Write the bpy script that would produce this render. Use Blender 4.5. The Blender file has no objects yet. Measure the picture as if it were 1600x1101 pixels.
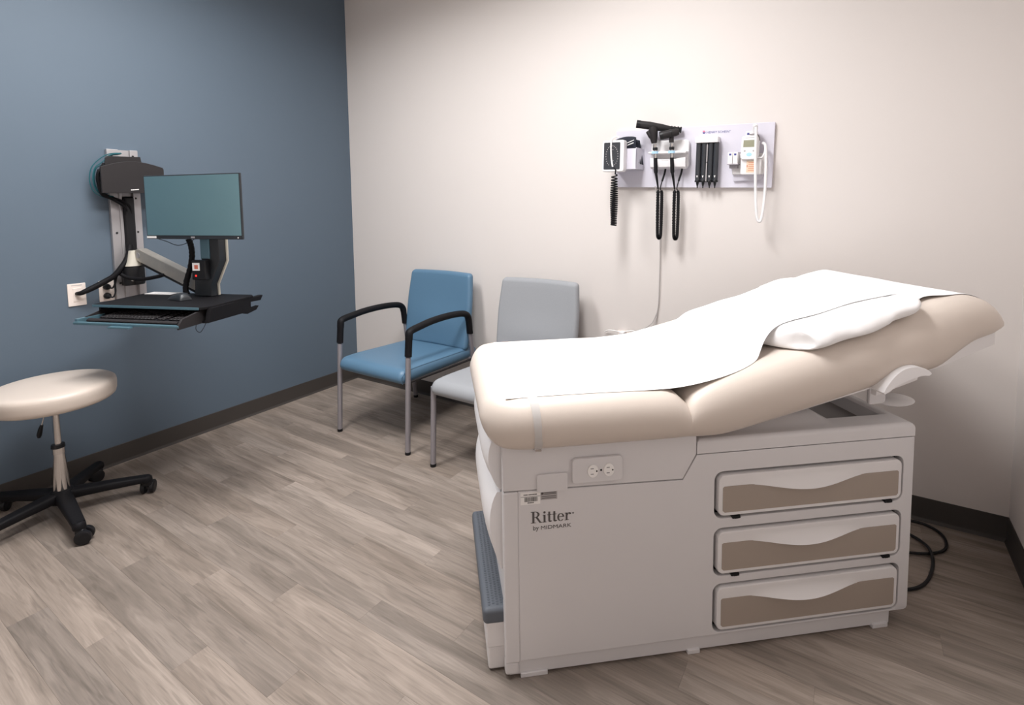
import bpy, bmesh, math, random
from mathutils import Vector, Matrix, Euler
random.seed(7)
scene = bpy.context.scene
C = scene.collection
PI = math.pi
R = math.radians

# ------------------------------------------------------------------ camera
F_PX, CY = 823.27, 378.6
yaw, pitch, roll = -0.5817, -0.0776, -0.0135
f = Vector((math.sin(yaw)*math.cos(pitch), math.cos(yaw)*math.cos(pitch), math.sin(pitch)))
r = Vector((math.cos(yaw), -math.sin(yaw), 0)); u = r.cross(f)
r2 = r*math.cos(roll)+u*math.sin(roll); u2 = -r*math.sin(roll)+u*math.cos(roll)
cd = bpy.data.cameras.new('camera'); cam = bpy.data.objects.new('camera', cd); C.objects.link(cam)
M = Matrix((r2, u2, -f)).transposed().to_4x4(); M.translation = (3.3102, -2.7636, 1.3862)
cam.matrix_world = M
cd.sensor_fit = 'HORIZONTAL'; cd.sensor_width = 36; cd.lens = F_PX/1600*36
cd.shift_y = (CY-550.5)/1600; cd.clip_start = .02
scene.camera = cam

# ------------------------------------------------------------------ world, lights, exposure
w = bpy.data.worlds.new('world'); scene.world = w; w.use_nodes = True
w.node_tree.nodes['Background'].inputs[0].default_value = (.8, .85, .9, 1)
w.node_tree.nodes['Background'].inputs[1].default_value = .05
CEIL = 2.95
W_ROOM, Y_FRONT = 3.852, -3.6
LIGHTS = [  # x, y, half size x, half size y, watts
    (1.10, -1.85, .22, .60, 32),
    (2.35, -1.55, .22, .60, 37),
]
scene.view_settings.view_transform = 'Standard'
scene.view_settings.look = 'None'
scene.view_settings.exposure = 0.35
scene.view_settings.gamma = 1
scene.view_settings.use_curve_mapping = False
scene.cycles.use_denoising = True
scene.cycles.max_bounces = 8

# ------------------------------------------------------------------ materials
def srgb(h):
    h = h.lstrip('#'); o = []
    for i in (0, 2, 4):
        c = int(h[i:i+2], 16)/255
        o.append(c/12.92 if c <= .04045 else ((c+.055)/1.055)**2.4)
    return (*o, 1)
MATS = {}
def mat(name, col, rough=.5, metal=0, spec=.5, bump=0, bscale=200, var=0, vscale=8, coat=0, sheen=0, emit=None, trans=0):
    m = bpy.data.materials.new(name); m.use_nodes = True
    nt = m.node_tree; b = nt.nodes['Principled BSDF']
    c = srgb(col) if isinstance(col, str) else col
    b.inputs['Base Color'].default_value = c
    b.inputs['Roughness'].default_value = rough; b.inputs['Metallic'].default_value = metal
    b.inputs['Specular IOR Level'].default_value = spec
    b.inputs['Coat Weight'].default_value = coat
    if trans: b.inputs['Transmission Weight'].default_value = trans
    if sheen: b.inputs['Sheen Weight'].default_value = sheen
    tc = nt.nodes.new('ShaderNodeTexCoord')
    if bump:
        n = nt.nodes.new('ShaderNodeTexNoise'); n.inputs['Scale'].default_value = bscale; n.inputs['Detail'].default_value = 3
        bp = nt.nodes.new('ShaderNodeBump'); bp.inputs['Strength'].default_value = bump; bp.inputs['Distance'].default_value = .002
        nt.links.new(tc.outputs['Object'], n.inputs['Vector']); nt.links.new(n.outputs['Fac'], bp.inputs['Height'])
        nt.links.new(bp.outputs['Normal'], b.inputs['Normal'])
    if var:
        n = nt.nodes.new('ShaderNodeTexNoise'); n.inputs['Scale'].default_value = vscale; n.inputs['Detail'].default_value = 4
        mr = nt.nodes.new('ShaderNodeMapRange'); mr.inputs['To Min'].default_value = 1-var; mr.inputs['To Max'].default_value = 1+var
        mx = nt.nodes.new('ShaderNodeMix'); mx.data_type = 'RGBA'; mx.blend_type = 'MULTIPLY'; mx.inputs[0].default_value = 1
        nt.links.new(tc.outputs['Object'], n.inputs['Vector']); nt.links.new(n.outputs['Fac'], mr.inputs['Value'])
        mx.inputs[6].default_value = c; nt.links.new(mr.outputs[0], mx.inputs[7]); nt.links.new(mx.outputs[2], b.inputs['Base Color'])
    if emit:
        b.inputs['Emission Color'].default_value = srgb(emit[0]); b.inputs['Emission Strength'].default_value = emit[1]
    MATS[name] = m
    return m
mat('blue_paint', '#596775', .62, bump=.08, bscale=350, var=.02, vscale=3)
mat('cream_paint', '#dcd5d1', .6, bump=.08, bscale=350, var=.01, vscale=3)
mat('ceiling_paint', '#e6e3de', .9, bump=.1, bscale=120)
mat('rubber_base', '#3f3a37', .55, var=.05)
mat('laminate_white', '#d8d5d6', .42, bump=.04, bscale=500, var=.01)
mat('plastic_white', '#e4e1e1', .4, bump=.03, bscale=400)
mat('bright_white', '#ebe9ea', .35, bump=.02, bscale=300)
mat('drawer_tan', '#a3968b', .55, bump=.05, bscale=600)
mat('vinyl_cream', '#d0c4ba', .42, spec=.45, bump=.05, bscale=450, var=.012)
mat('stool_vinyl', '#cfc2b7', .4, bump=.05, bscale=450, var=.012)
mat('paper_white', '#f2f2f4', .75, bump=.15, bscale=16)
mat('pillow_white', '#eceaea', .8, bump=.6, bscale=22)
mat('dark_gap', '#0d0c0c', .8, var=.05)
mat('seam_brown', '#7d726b', .8, var=.05)
mat('tray_grey', '#7d7877', .5, var=.03)
mat('step_grey', '#5a5f67', .6, bump=.15, bscale=250)
mat('step_dot', '#50555d', .6, var=.02)
mat('black_plastic', '#141417', .42, spec=.35, bump=.05, bscale=500)
mat('soft_black', '#121114', .6, spec=.2, bump=.08, bscale=300)
mat('charcoal_plastic', '#2b2829', .5, spec=.25, bump=.06, bscale=600)
mat('chrome', '#cfccca', .09, metal=1, var=.02)
mat('silver_paint', '#9b979c', .38, metal=.45, var=.02)
mat('aluminium', '#b1aeb0', .4, metal=.6, var=.02)
mat('blue_vinyl', '#577892', .4, bump=.12, bscale=260, var=.03, vscale=120)
mat('grey_fabric', '#95979b', .75, bump=.3, bscale=420, var=.06, vscale=260)
mat('beige_plastic', '#c9c3b6', .45, var=.02)
mat('arm_alu', '#b5afa6', .3, metal=.5, var=.12, vscale=30)
mat('screen', '#86aab2', .34, metal=.8, var=.02)  # dark screen; the teal reflection of the blue wall is put into its colour
mat('bezel', '#26292d', .4, var=.02)
mat('teal_cable', '#1c565e', .4, var=.03)
mat('teal_edge', '#5f7f8c', .35, metal=.4, var=.02)  # aluminium trim, with the teal light on it put into the colour
mat('outlet_white', '#ece0d8', .4, var=.01)
mat('board_lilac', '#d6d3de', .35, bump=.02, bscale=200)
mat('dial_black', '#33353a', .3, var=.08, vscale=60)
mat('ink', '#55504f', .6, var=.02)
mat('ink_dark', '#2f2c2d', .6, var=.02)
mat('label_white', '#efecea', .5, var=.01)
mat('label_grey', '#a9a4a3', .5, var=.05)
mat('cuff_navy', '#20232f', .85, bump=.3, bscale=300)
mat('lcd', '#8b8a72', .3, var=.03)
mat('button_blue', '#9fc9d8', .45, var=.02)
mat('sticker_tan', '#e3c9ae', .6, var=.12, vscale=150)
mat('logo_pink', '#d97f98', .5, var=.02)
mat('logo_blue', '#4a4c8c', .5, var=.02)
mat('cap_clear_blue', '#a8cde6', .25, var=.02)
mat('red_led', '#e02a22', .4, emit=('#ff2a20', 1.2))
mat('grey_cable', '#b9b3b1', .5, var=.02)
mat('diffuser', '#ffffff', .6, emit=('#fff6ec', 5), var=.01)
mat('orange_print', '#c86a52', .5, var=.02)
def strap_mat():
    m = bpy.data.materials.new('clear_strap'); m.use_nodes = True; nt = m.node_tree
    b = nt.nodes['Principled BSDF']; b.inputs['Roughness'].default_value = .12; b.inputs['Base Color'].default_value = (.75, .73, .72, 1)
    t = nt.nodes.new('ShaderNodeBsdfTransparent'); mx = nt.nodes.new('ShaderNodeMixShader'); mx.inputs[0].default_value = .45
    nt.links.new(t.outputs[0], mx.inputs[1]); nt.links.new(b.outputs[0], mx.inputs[2]); nt.links.new(mx.outputs[0], nt.nodes['Material Output'].inputs[0])
    MATS['clear_strap'] = m
strap_mat()
def plank_mat():
    m = bpy.data.materials.new('plank_vinyl'); m.use_nodes = True; nt = m.node_tree; L = nt.links.new
    b = nt.nodes['Principled BSDF']; b.inputs['Roughness'].default_value = .5; b.inputs['Specular IOR Level'].default_value = .35
    tc = nt.nodes.new('ShaderNodeTexCoord'); oi = nt.nodes.new('ShaderNodeObjectInfo')
    mul = nt.nodes.new('ShaderNodeVectorMath'); mul.operation = 'MULTIPLY'; mul.inputs[1].default_value = (1.0, 9, 1)
    cmb = nt.nodes.new('ShaderNodeCombineXYZ'); m1 = nt.nodes.new('ShaderNodeMath'); m1.operation = 'MULTIPLY'; m1.inputs[1].default_value = 91.7
    m2 = nt.nodes.new('ShaderNodeMath'); m2.operation = 'MULTIPLY'; m2.inputs[1].default_value = 43.3
    L(oi.outputs['Random'], m1.inputs[0]); L(oi.outputs['Random'], m2.inputs[0]); L(m1.outputs[0], cmb.inputs[0]); L(m2.outputs[0], cmb.inputs[1]); L(m1.outputs[0], cmb.inputs[2])
    ad = nt.nodes.new('ShaderNodeVectorMath'); ad.operation = 'ADD'
    L(tc.outputs['Object'], mul.inputs[0]); L(mul.outputs[0], ad.inputs[0]); L(cmb.outputs[0], ad.inputs[1])
    n1 = nt.nodes.new('ShaderNodeTexNoise'); n1.inputs['Scale'].default_value = 1.5; n1.inputs['Detail'].default_value = 3; n1.inputs['Roughness'].default_value = .55; n1.inputs['Distortion'].default_value = .6
    L(ad.outputs[0], n1.inputs['Vector'])
    # cathedral rings: bands of the low-frequency noise
    ring = nt.nodes.new('ShaderNodeMath'); ring.operation = 'MULTIPLY'; ring.inputs[1].default_value = 55
    sn = nt.nodes.new('ShaderNodeMath'); sn.operation = 'SINE'
    L(n1.outputs['Fac'], ring.inputs[0]); L(ring.outputs[0], sn.inputs[0])
    mul2 = nt.nodes.new('ShaderNodeVectorMath'); mul2.operation = 'MULTIPLY'; mul2.inputs[1].default_value = (7, 170, 1)
    ad2 = nt.nodes.new('ShaderNodeVectorMath'); ad2.operation = 'ADD'
    L(tc.outputs['Object'], mul2.inputs[0]); L(mul2.outputs[0], ad2.inputs[0]); L(cmb.outputs[0], ad2.inputs[1])
    n2 = nt.nodes.new('ShaderNodeTexNoise'); n2.inputs['Scale'].default_value = 1.0; n2.inputs['Detail'].default_value = 4; n2.inputs['Roughness'].default_value = .65
    L(ad2.outputs[0], n2.inputs['Vector'])
    cr = nt.nodes.new('ShaderNodeValToRGB'); e = cr.color_ramp.elements
    e[0].position = .30; e[0].color = srgb('#786d64'); e[1].position = .66; e[1].color = srgb('#9d9086')
    L(n1.outputs['Fac'], cr.inputs[0])
    mr = nt.nodes.new('ShaderNodeMapRange'); mr.inputs[1].default_value = -1; mr.inputs[2].default_value = 1; mr.inputs[3].default_value = .93; mr.inputs[4].default_value = 1.035
    L(sn.outputs[0], mr.inputs[0])
    mr2 = nt.nodes.new('ShaderNodeMapRange'); mr2.inputs[1].default_value = .3; mr2.inputs[2].default_value = .7; mr2.inputs[3].default_value = .86; mr2.inputs[4].default_value = 1.10
    L(n2.outputs['Fac'], mr2.inputs[0])
    prod = nt.nodes.new('ShaderNodeMath'); prod.operation = 'MULTIPLY'; L(mr.outputs[0], prod.inputs[0]); L(mr2.outputs[0], prod.inputs[1])
    mx = nt.nodes.new('ShaderNodeMix'); mx.data_type = 'RGBA'; mx.blend_type = 'MULTIPLY'; mx.inputs[0].default_value = 1
    L(cr.outputs[0], mx.inputs[6]); L(prod.outputs[0], mx.inputs[7])
    mx2 = nt.nodes.new('ShaderNodeMix'); mx2.data_type = 'RGBA'; mx2.blend_type = 'MULTIPLY'; mx2.inputs[0].default_value = 1
    L(mx.outputs[2], mx2.inputs[6]); L(oi.outputs['Color'], mx2.inputs[7]); L(mx2.outputs[2], b.inputs['Base Color'])
    mul3 = nt.nodes.new('ShaderNodeVectorMath'); mul3.operation = 'MULTIPLY'; mul3.inputs[1].default_value = (4.5, 75, 1)
    ad3 = nt.nodes.new('ShaderNodeVectorMath'); ad3.operation = 'ADD'
    L(tc.outputs['Object'], mul3.inputs[0]); L(mul3.outputs[0], ad3.inputs[0]); L(cmb.outputs[0], ad3.inputs[1])
    n3 = nt.nodes.new('ShaderNodeTexNoise'); n3.inputs['Scale'].default_value = 1.0; n3.inputs['Detail'].default_value = 3; n3.inputs['Distortion'].default_value = .8
    L(ad3.outputs[0], n3.inputs['Vector'])
    mr3 = nt.nodes.new('ShaderNodeMapRange'); mr3.interpolation_type = 'SMOOTHSTEP'; mr3.inputs[1].default_value = .34; mr3.inputs[2].default_value = .46; mr3.inputs[3].default_value = .84; mr3.inputs[4].default_value = 1.02
    L(n3.outputs['Fac'], mr3.inputs[0])
    mx3 = nt.nodes.new('ShaderNodeMix'); mx3.data_type = 'RGBA'; mx3.blend_type = 'MULTIPLY'; mx3.inputs[0].default_value = 1
    L(mx2.outputs[2], mx3.inputs[6]); L(mr3.outputs[0], mx3.inputs[7]); L(mx3.outputs[2], b.inputs['Base Color'])
    bp = nt.nodes.new('ShaderNodeBump'); bp.inputs['Strength'].default_value = .12; bp.inputs['Distance'].default_value = .001
    L(n2.outputs['Fac'], bp.inputs['Height']); L(bp.outputs['Normal'], b.inputs['Normal'])
    MATS['plank_vinyl'] = m
plank_mat()

# ------------------------------------------------------------------ mesh helpers
def NB(): return bmesh.new()
def merge(bm, t, M=None):
    if M is not None: bmesh.ops.transform(t, matrix=M, verts=t.verts)
    me = bpy.data.meshes.new('tmp'); t.to_mesh(me); t.free(); bm.from_mesh(me); bpy.data.meshes.remove(me)
    return bm
def box(bm, x0, x1, y0, y1, z0, z1, bev=0, seg=2, M=None):
    t = NB(); bmesh.ops.create_cube(t, size=1)
    for v in t.verts:
        v.co = Vector(((x0+x1)/2+v.co.x*(x1-x0), (y0+y1)/2+v.co.y*(y1-y0), (z0+z1)/2+v.co.z*(z1-z0)))
    if bev: bmesh.ops.bevel(t, geom=t.edges[:], offset=bev, segments=seg, profile=.5, affect='EDGES', clamp_overlap=True)
    return merge(bm, t, M)
def catmull(P, n=6):
    P = [Vector(p) for p in P]; out = []
    for i in range(len(P)-1):
        p0 = P[i-1] if i else P[0]*2-P[1]; p1, p2 = P[i], P[i+1]; p3 = P[i+2] if i+2 < len(P) else P[-1]*2-P[-2]
        for k in range(n):
            t = k/n
            out.append(.5*((2*p1)+(p2-p0)*t+(2*p0-5*p1+4*p2-p3)*t*t+(3*p1-p0-3*p2+p3)*t**3))
    out.append(P[-1]); return out
def loft(bm, rings, caps=True, closed=False, M=None):
    t = NB(); vr = [[t.verts.new(p) for p in ring] for ring in rings]; n = len(vr[0])
    pairs = list(zip(vr, vr[1:]))
    if closed: pairs.append((vr[-1], vr[0]))
    for a, b in pairs:
        for i in range(n): t.faces.new((a[i], a[(i+1) % n], b[(i+1) % n], b[i]))
    if caps and not closed:
        t.faces.new(vr[0][::-1]); t.faces.new(vr[-1])
    bmesh.ops.recalc_face_normals(t, faces=t.faces)
    return merge(bm, t, M)
def tube(bm, P, rad, n=10, ry=None, up=None, M=None, closed=False):
    P = [Vector(p) for p in P]; m = len(P); rings = []
    rads = rad if isinstance(rad, (list, tuple)) else [rad]*m
    T = []
    for i in range(m):
        a = P[i-1] if i else (P[-1] if closed else P[0]); b = P[i+1] if i+1 < m else (P[0] if closed else P[-1])
        T.append((b-a).normalized())
    nrm = None
    for i in range(m):
        if up is not None:
            x = Vector(up).cross(T[i]).normalized(); y = T[i].cross(x)
        else:
            if nrm is None:
                a = Vector((0, 0, 1)) if abs(T[0].z) < .9 else Vector((1, 0, 0)); nrm = T[0].cross(a).normalized()
            nrm = (nrm-T[i]*nrm.dot(T[i])).normalized(); x = nrm; y = T[i].cross(x)
        r1 = rads[i]; r2 = ry if ry else r1
        rings.append([P[i]+x*(r1*math.cos(2*PI*k/n))+y*(r2*math.sin(2*PI*k/n)) for k in range(n)])
    return loft(bm, rings, True, closed, M)
def lathe(bm, prof, n=24, M=None):
    t = NB(); rings = []
    for rr, z in prof:
        rings.append([t.verts.new((max(rr, 1e-5)*math.cos(2*PI*k/n), max(rr, 1e-5)*math.sin(2*PI*k/n), z)) for k in range(n)])
    for a, b in zip(rings, rings[1:]):
        for i in range(n): t.faces.new((a[i], a[(i+1) % n], b[(i+1) % n], b[i]))
    t.faces.new(rings[0][::-1]); t.faces.new(rings[-1])
    bmesh.ops.recalc_face_normals(t, faces=t.faces)
    return merge(bm, t, M)
def prism(bm, poly, y0, y1, holes=(), bev=0, M=None):
    """polygon in (x, z), with holes, extruded from y0 to y1"""
    t = NB(); edges = []
    for lp in [poly]+list(holes):
        vs = [t.verts.new((p[0], y0, p[1])) for p in lp]
        for i in range(len(vs)): edges.append(t.edges.new((vs[i], vs[(i+1) % len(vs)])))
    if holes: bmesh.ops.triangle_fill(t, edges=edges, use_beauty=True, use_dissolve=False)
    else: t.faces.new(t.verts[:])
    r_ = bmesh.ops.extrude_face_region(t, geom=t.faces[:])
    for g in r_['geom']:
        if isinstance(g, bmesh.types.BMVert): g.co.y = y1
    bmesh.ops.recalc_face_normals(t, faces=t.faces)
    if bev:
        ed = [e for e in t.edges if len(e.link_faces) == 2 and e.calc_face_angle(0) > R(50) and abs(e.verts[0].co.y-e.verts[1].co.y) < 1e-6]
        bmesh.ops.bevel(t, geom=ed, offset=bev, segments=2, profile=.5, affect='EDGES', clamp_overlap=True)
    return merge(bm, t, M)
def rrect(x0, x1, z0, z1, rad, n=5):
    o = []
    for cx, cz, a0 in ((x1-rad, z0+rad, -90), (x1-rad, z1-rad, 0), (x0+rad, z1-rad, 90), (x0+rad, z0+rad, 180)):
        for k in range(n+1):
            a = R(a0+90*k/n); o.append((cx+rad*math.cos(a), cz+rad*math.sin(a)))
    return o
def grid(bm, nx, ny, fn, thick=0, M=None):
    t = NB()
    V = [[t.verts.new(fn(i/nx, j/ny)) for j in range(ny+1)] for i in range(nx+1)]
    for i in range(nx):
        for j in range(ny): t.faces.new((V[i][j], V[i+1][j], V[i+1][j+1], V[i][j+1]))
    if thick:
        bmesh.ops.recalc_face_normals(t, faces=t.faces)
        bmesh.ops.solidify(t, geom=t.faces[:], thickness=thick)
    return merge(bm, t, M)
def slab(bm, fn, nu=18, nv=14):
    """closed cushion from a function (u,v,side)->point, side 0 top / 1 bottom, u,v in [-1,1]"""
    t = NB(); A, B = {}, {}
    for i in range(nu+1):
        for j in range(nv+1):
            a, b = math.sin((i/nu*2-1)*PI/2), math.sin((j/nv*2-1)*PI/2)
            A[i, j] = t.verts.new(fn(a, b, 0))
            B[i, j] = A[i, j] if i in (0, nu) or j in (0, nv) else t.verts.new(fn(a, b, 1))
    for i in range(nu):
        for j in range(nv):
            t.faces.new((A[i, j], A[i+1, j], A[i+1, j+1], A[i, j+1]))
            q = [B[i, j], B[i, j+1], B[i+1, j+1], B[i+1, j]]
            if len(set(q)) >= 3:
                try: t.faces.new(q)
                except ValueError: pass
    bmesh.ops.recalc_face_normals(t, faces=t.faces); return merge(bm, t)
def pad(bm, fn, ra, rb, na=12, nb=12, me_=6):
    """closed cushion with round edges and corners: fn(a, b, e, side), a,b in [-1,1], e = edge roundness 0..1; ra, rb = edge radius as a share of the half size"""
    def samples(r, n):
        inner = [-(1-r)+2*(1-r)*k/n for k in range(n+1)]; ed = [1-r+r*math.sin(PI/2*k/me_) for k in range(1, me_+1)]
        return [-q for q in ed[::-1]]+inner+ed
    SA, SB = samples(ra, na), samples(rb, nb); t = NB(); A, B = {}, {}
    def pt(a, b, side):
        da = max(0, (abs(a)-(1-ra))/ra); db = max(0, (abs(b)-(1-rb))/rb); L_ = max(da, db); h_ = math.hypot(da, db)
        if h_ > 1e-9:
            k = L_/h_; na_, nb_ = da*k, db*k
            if da: a = math.copysign(1-ra+ra*na_, a)
            if db: b = math.copysign(1-rb+rb*nb_, b)
        return fn(a, b, math.sqrt(max(0, 1-L_*L_)), side)
    for i, a in enumerate(SA):
        for j, b in enumerate(SB):
            A[i, j] = t.verts.new(pt(a, b, 0))
            B[i, j] = A[i, j] if i in (0, len(SA)-1) or j in (0, len(SB)-1) else t.verts.new(pt(a, b, 1))
    for i in range(len(SA)-1):
        for j in range(len(SB)-1):
            t.faces.new((A[i, j], A[i+1, j], A[i+1, j+1], A[i, j+1]))
            q = [B[i, j], B[i, j+1], B[i+1, j+1], B[i+1, j]]
            if any(v not in A.values() for v in ()) or len({v for v in q}) == 4:
                try: t.faces.new(q)
                except ValueError: pass
    bmesh.ops.recalc_face_normals(t, faces=t.faces); return merge(bm, t)
def se(a, p): return math.copysign(abs(a)**p, a)
def interp(x, tab):
    if x <= tab[0][0]: return tab[0][1]
    for (a, b), (c, d) in zip(tab, tab[1:]):
        if x <= c:
            t = (x-a)/(c-a); return b+(d-b)*t
    return tab[-1][1]
def smoothtab(tab, n=8):
    """sample a table as a smooth curve"""
    return [(p.x, p.y) for p in catmull([(a, b, 0) for a, b in tab], n)]
def obj(name, bm, m, parent=None, ang=40, loc=None):
    bm.normal_update()
    for e in bm.edges:
        e.smooth = not (len(e.link_faces) == 2 and e.calc_face_angle(0) > R(ang))
    for fc in bm.faces: fc.smooth = True
    me = bpy.data.meshes.new(name)
    if loc is not None: bmesh.ops.translate(bm, vec=-Vector(loc), verts=bm.verts)
    bm.to_mesh(me); bm.free()
    me.materials.append(MATS[m] if isinstance(m, str) else m)
    o = bpy.data.objects.new(name, me); C.objects.link(o)
    if ang == 40: wn = o.modifiers.new('weighted_normals', 'WEIGHTED_NORMAL'); wn.keep_sharp = True
    if parent is not None: o.parent = parent
    if loc is not None: o.location = loc
    return o
def tag(o, label=None, cat=None, group=None, kind=None):
    for k, v in (('label', label), ('category', cat), ('group', group), ('kind', kind)):
        if v: o[k] = v
    return o
def thing(name, label, cat, loc=(0, 0, 0), rz=0, group=None):
    o = bpy.data.objects.new(name, None); C.objects.link(o); o.empty_display_size = .05
    o.location = loc; o.rotation_euler = (0, 0, rz)
    return tag(o, label, cat, group)
def text_bm(body, size, M, align='LEFT', extrude=.0002, bold=0):
    cu = bpy.data.curves.new('txt', 'FONT'); cu.body = body; cu.size = size; cu.align_x = align; cu.extrude = extrude; cu.offset = bold
    cu.resolution_u = 3
    o = bpy.data.objects.new('txt', cu); C.objects.link(o); bpy.context.view_layer.update()
    me = bpy.data.meshes.new_from_object(o.evaluated_get(bpy.context.evaluated_depsgraph_get()))
    bm = NB(); bm.from_mesh(me); bmesh.ops.transform(bm, matrix=M, verts=bm.verts)
    bpy.data.objects.remove(o); bpy.data.curves.remove(cu); bpy.data.meshes.remove(me)
    return bm
TXT = Matrix.Rotation(PI/2, 4, 'X')        # text plane XY -> XZ, reading along +x when seen from -y
def T(x, y, z): return Matrix.Translation((x, y, z))
def RX(a): return Matrix.Rotation(R(a), 4, 'X')
def RY(a): return Matrix.Rotation(R(a), 4, 'Y')
def RZ(a): return Matrix.Rotation(R(a), 4, 'Z')

# ------------------------------------------------------------------ room
def struct(name, bm, m, loc=None):
    o = obj(name, bm, m, loc=loc); o['kind'] = 'structure'; return o
W_ = W_ROOM
for nm, b, m, lb in (('wall_left', (-.12, 0, Y_FRONT-.12, .12, 0, CEIL), 'blue_paint', 'slate blue painted wall behind the computer station'),
                     ('wall_back', (0, W_, 0, .12, 0, CEIL), 'cream_paint', 'warm off-white painted wall behind the chairs'),
                     ('wall_right', (W_, W_+.12, Y_FRONT-.12, .12, 0, CEIL), 'cream_paint', 'warm off-white painted wall at the head of the table'),
                     ('wall_front', (0, W_, Y_FRONT-.12, Y_FRONT, 0, CEIL), 'cream_paint', 'warm off-white painted wall opposite the chairs'),
                     ('ceiling', (-.12, W_+.12, Y_FRONT-.12, .12, CEIL, CEIL+.1), 'ceiling_paint', 'plain white ceiling')):
    bm = NB(); box(bm, *b); tag(struct(nm, bm, m), lb)
BH = .1016
prof = [(0, 0), (.012, 0), (.0115, .0035), (.0075, .009), (.005, .017), (.0045, BH-.003), (.003, BH), (0, BH)]
def base_along(name, p0, p1, nrm, lb):
    d = (Vector(p1)-Vector(p0)); n = Vector(nrm); bm = NB()
    rings = []
    for t in (0, 1):
        # mitred ends
        rings.append([Vector(p0)+d*t+n*a+Vector((0, 0, z))+d.normalized()*(a*(1 if t == 0 else -1)) for a, z in prof])
    loft(bm, rings); tag(struct(name, bm, 'rubber_base'), lb)
base_along('baseboard_left', (0, Y_FRONT, 0), (0, 0, 0), (1, 0, 0), 'dark brown rubber cove base along the blue wall')
base_along('baseboard_back', (0, 0, 0), (W_, 0, 0), (0, -1, 0), 'dark brown rubber cove base behind the chairs')
base_along('baseboard_right', (W_, 0, 0), (W_, Y_FRONT, 0), (-1, 0, 0), 'dark brown rubber cove base along the right wall')
base_along('baseboard_front', (W_, Y_FRONT, 0), (0, Y_FRONT, 0), (0, 1, 0), 'dark brown rubber cove base along the front wall')
# floor: every plank its own piece
bm = NB(); box(bm, 0, W_, Y_FRONT, 0, -.05, -.004)
floor = tag(struct('floor', bm, 'seam_brown'), 'pale grey-brown wood-look plank floor')
PW, PL, Y0 = .1077, .967, -.92
DARK = {(9, .99): .84, (6, 1.957): .86, (12, .985): .80, (2, 1.315): .86, (7, .667): .86, (5, 2.28): .92, (6, .99): .93, (10, .667): .88, (8, 1.315): .95,
        (4, 1.635): .95, (3, .99): 1.05, (3, 1.957): .95, (1, .667): 1.05, (11, 1.315): 1.06, (9, 1.957): 1.05, (8, .347): .98, (5, 1.315): .94, (5, .347): .9, (0, 1.0): .9}
PMESH = {}
for rr in range(-9, 26):
    y1 = Y0-PW*rr; y0 = y1-PW
    y0c, y1c = max(y0, Y_FRONT), min(y1, 0)
    if y1c-y0c < .01: continue
    ph = (.99, .667, 1.315)[rr % 3]-PL*2
    x = ph
    while x < W_:
        xa, xb = max(x, 0), min(x+PL, W_)
        if xb-xa > .01:
            L_ = round(xb-xa, 4); wd = round(y1c-y0c, 4)
            if (L_, wd) not in PMESH:
                bm = NB(); g = .0001
                box(bm, -L_/2+g, L_/2-g, -wd/2+g, wd/2-g, -.004, 0)
                ed = [e for e in bm.edges if all(v.co.z > -.001 for v in e.verts)]
                bmesh.ops.bevel(bm, geom=ed, offset=.0003, segments=1, affect='EDGES')
                me = bpy.data.meshes.new('plank'); bm.to_mesh(me); bm.free(); me.materials.append(MATS['plank_vinyl']); PMESH[(L_, wd)] = me
            o = bpy.data.objects.new('plank', PMESH[(L_, wd)]); C.objects.link(o); o.parent = floor
            o.location = ((xa+xb)/2, (y0c+y1c)/2, 0)
            v = random.uniform(.93, 1.06); h = random.uniform(-.012, .012)
            for (dr, dx), dv in DARK.items():
                if dr == rr and abs(dx-x) < .05: v = dv
            o.color = (v*(1+h), v, v*(1-h), 1)
        x += PL

# ceiling troffers (above the frame; they light the room)
for (lx, ly, hx, hy, wt), lb in zip(LIGHTS, ('recessed white ceiling light panel above the middle of the room', 'recessed white ceiling light panel above the exam table')):
    t = thing('ceiling_light', lb, 'light', (lx, ly, CEIL), group='ceiling light panels')
    bm = NB(); prism(bm, rrect(-hx-.02, hx+.02, -hy-.02, hy+.02, .004, 1), 0, .012, holes=[rrect(-hx+.005, hx-.005, -hy+.005, hy-.005, .003, 1)], M=Matrix.Rotation(-PI/2, 4, 'X') @ T(0, 0, 0))
    obj('frame', bm, 'bright_white', t).location.z = 0
    bm = NB(); box(bm, -hx, hx, -hy, hy, -.004, -.0005); obj('diffuser', bm, 'diffuser', t)
    ld = bpy.data.lights.new('panel', 'AREA'); ld.shape = 'RECTANGLE'; ld.size = hx*2; ld.size_y = hy*2; ld.energy = wt; ld.color = (.975, .985, 1); ld.spread = R(165)
    lo = bpy.data.objects.new('panel_light', ld); C.objects.link(lo); lo.parent = t; lo.location.z = -.013

# ------------------------------------------------------------------ exam table (local x = along the table, y = across, z = up)
TB_LOC, TB_ROT = (2.495, -1.589, 0), math.atan2(.66, .7513)
tb = thing('exam_table', 'cream medical exam table with white base, drawers and raised backrest', 'exam table', TB_LOC, TB_ROT)
BW = .56
# plinth
bm = NB(); box(bm, .012, 1.255, .005, BW-.005, .007, .06, .003); obj('plinth', bm, 'laminate_white', tb)
for xa, xb in ((.045, .125), (.56, .60), (1.19, 1.245)):
    bm = NB(); box(bm, xa, xb, -.002, .03, 0, .014, .002); obj('foot_glide', bm, 'laminate_white', tb)
    bm = NB(); box(bm, xa, xb, BW-.03, BW+.006, 0, .014, .002); obj('foot_glide', bm, 'laminate_white', tb)
# dark core so that seams read as gaps
bm = NB(); box(bm, .02, 1.29, .03, BW-.03, .05, .622); obj('core', bm, 'dark_gap', tb)
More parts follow.
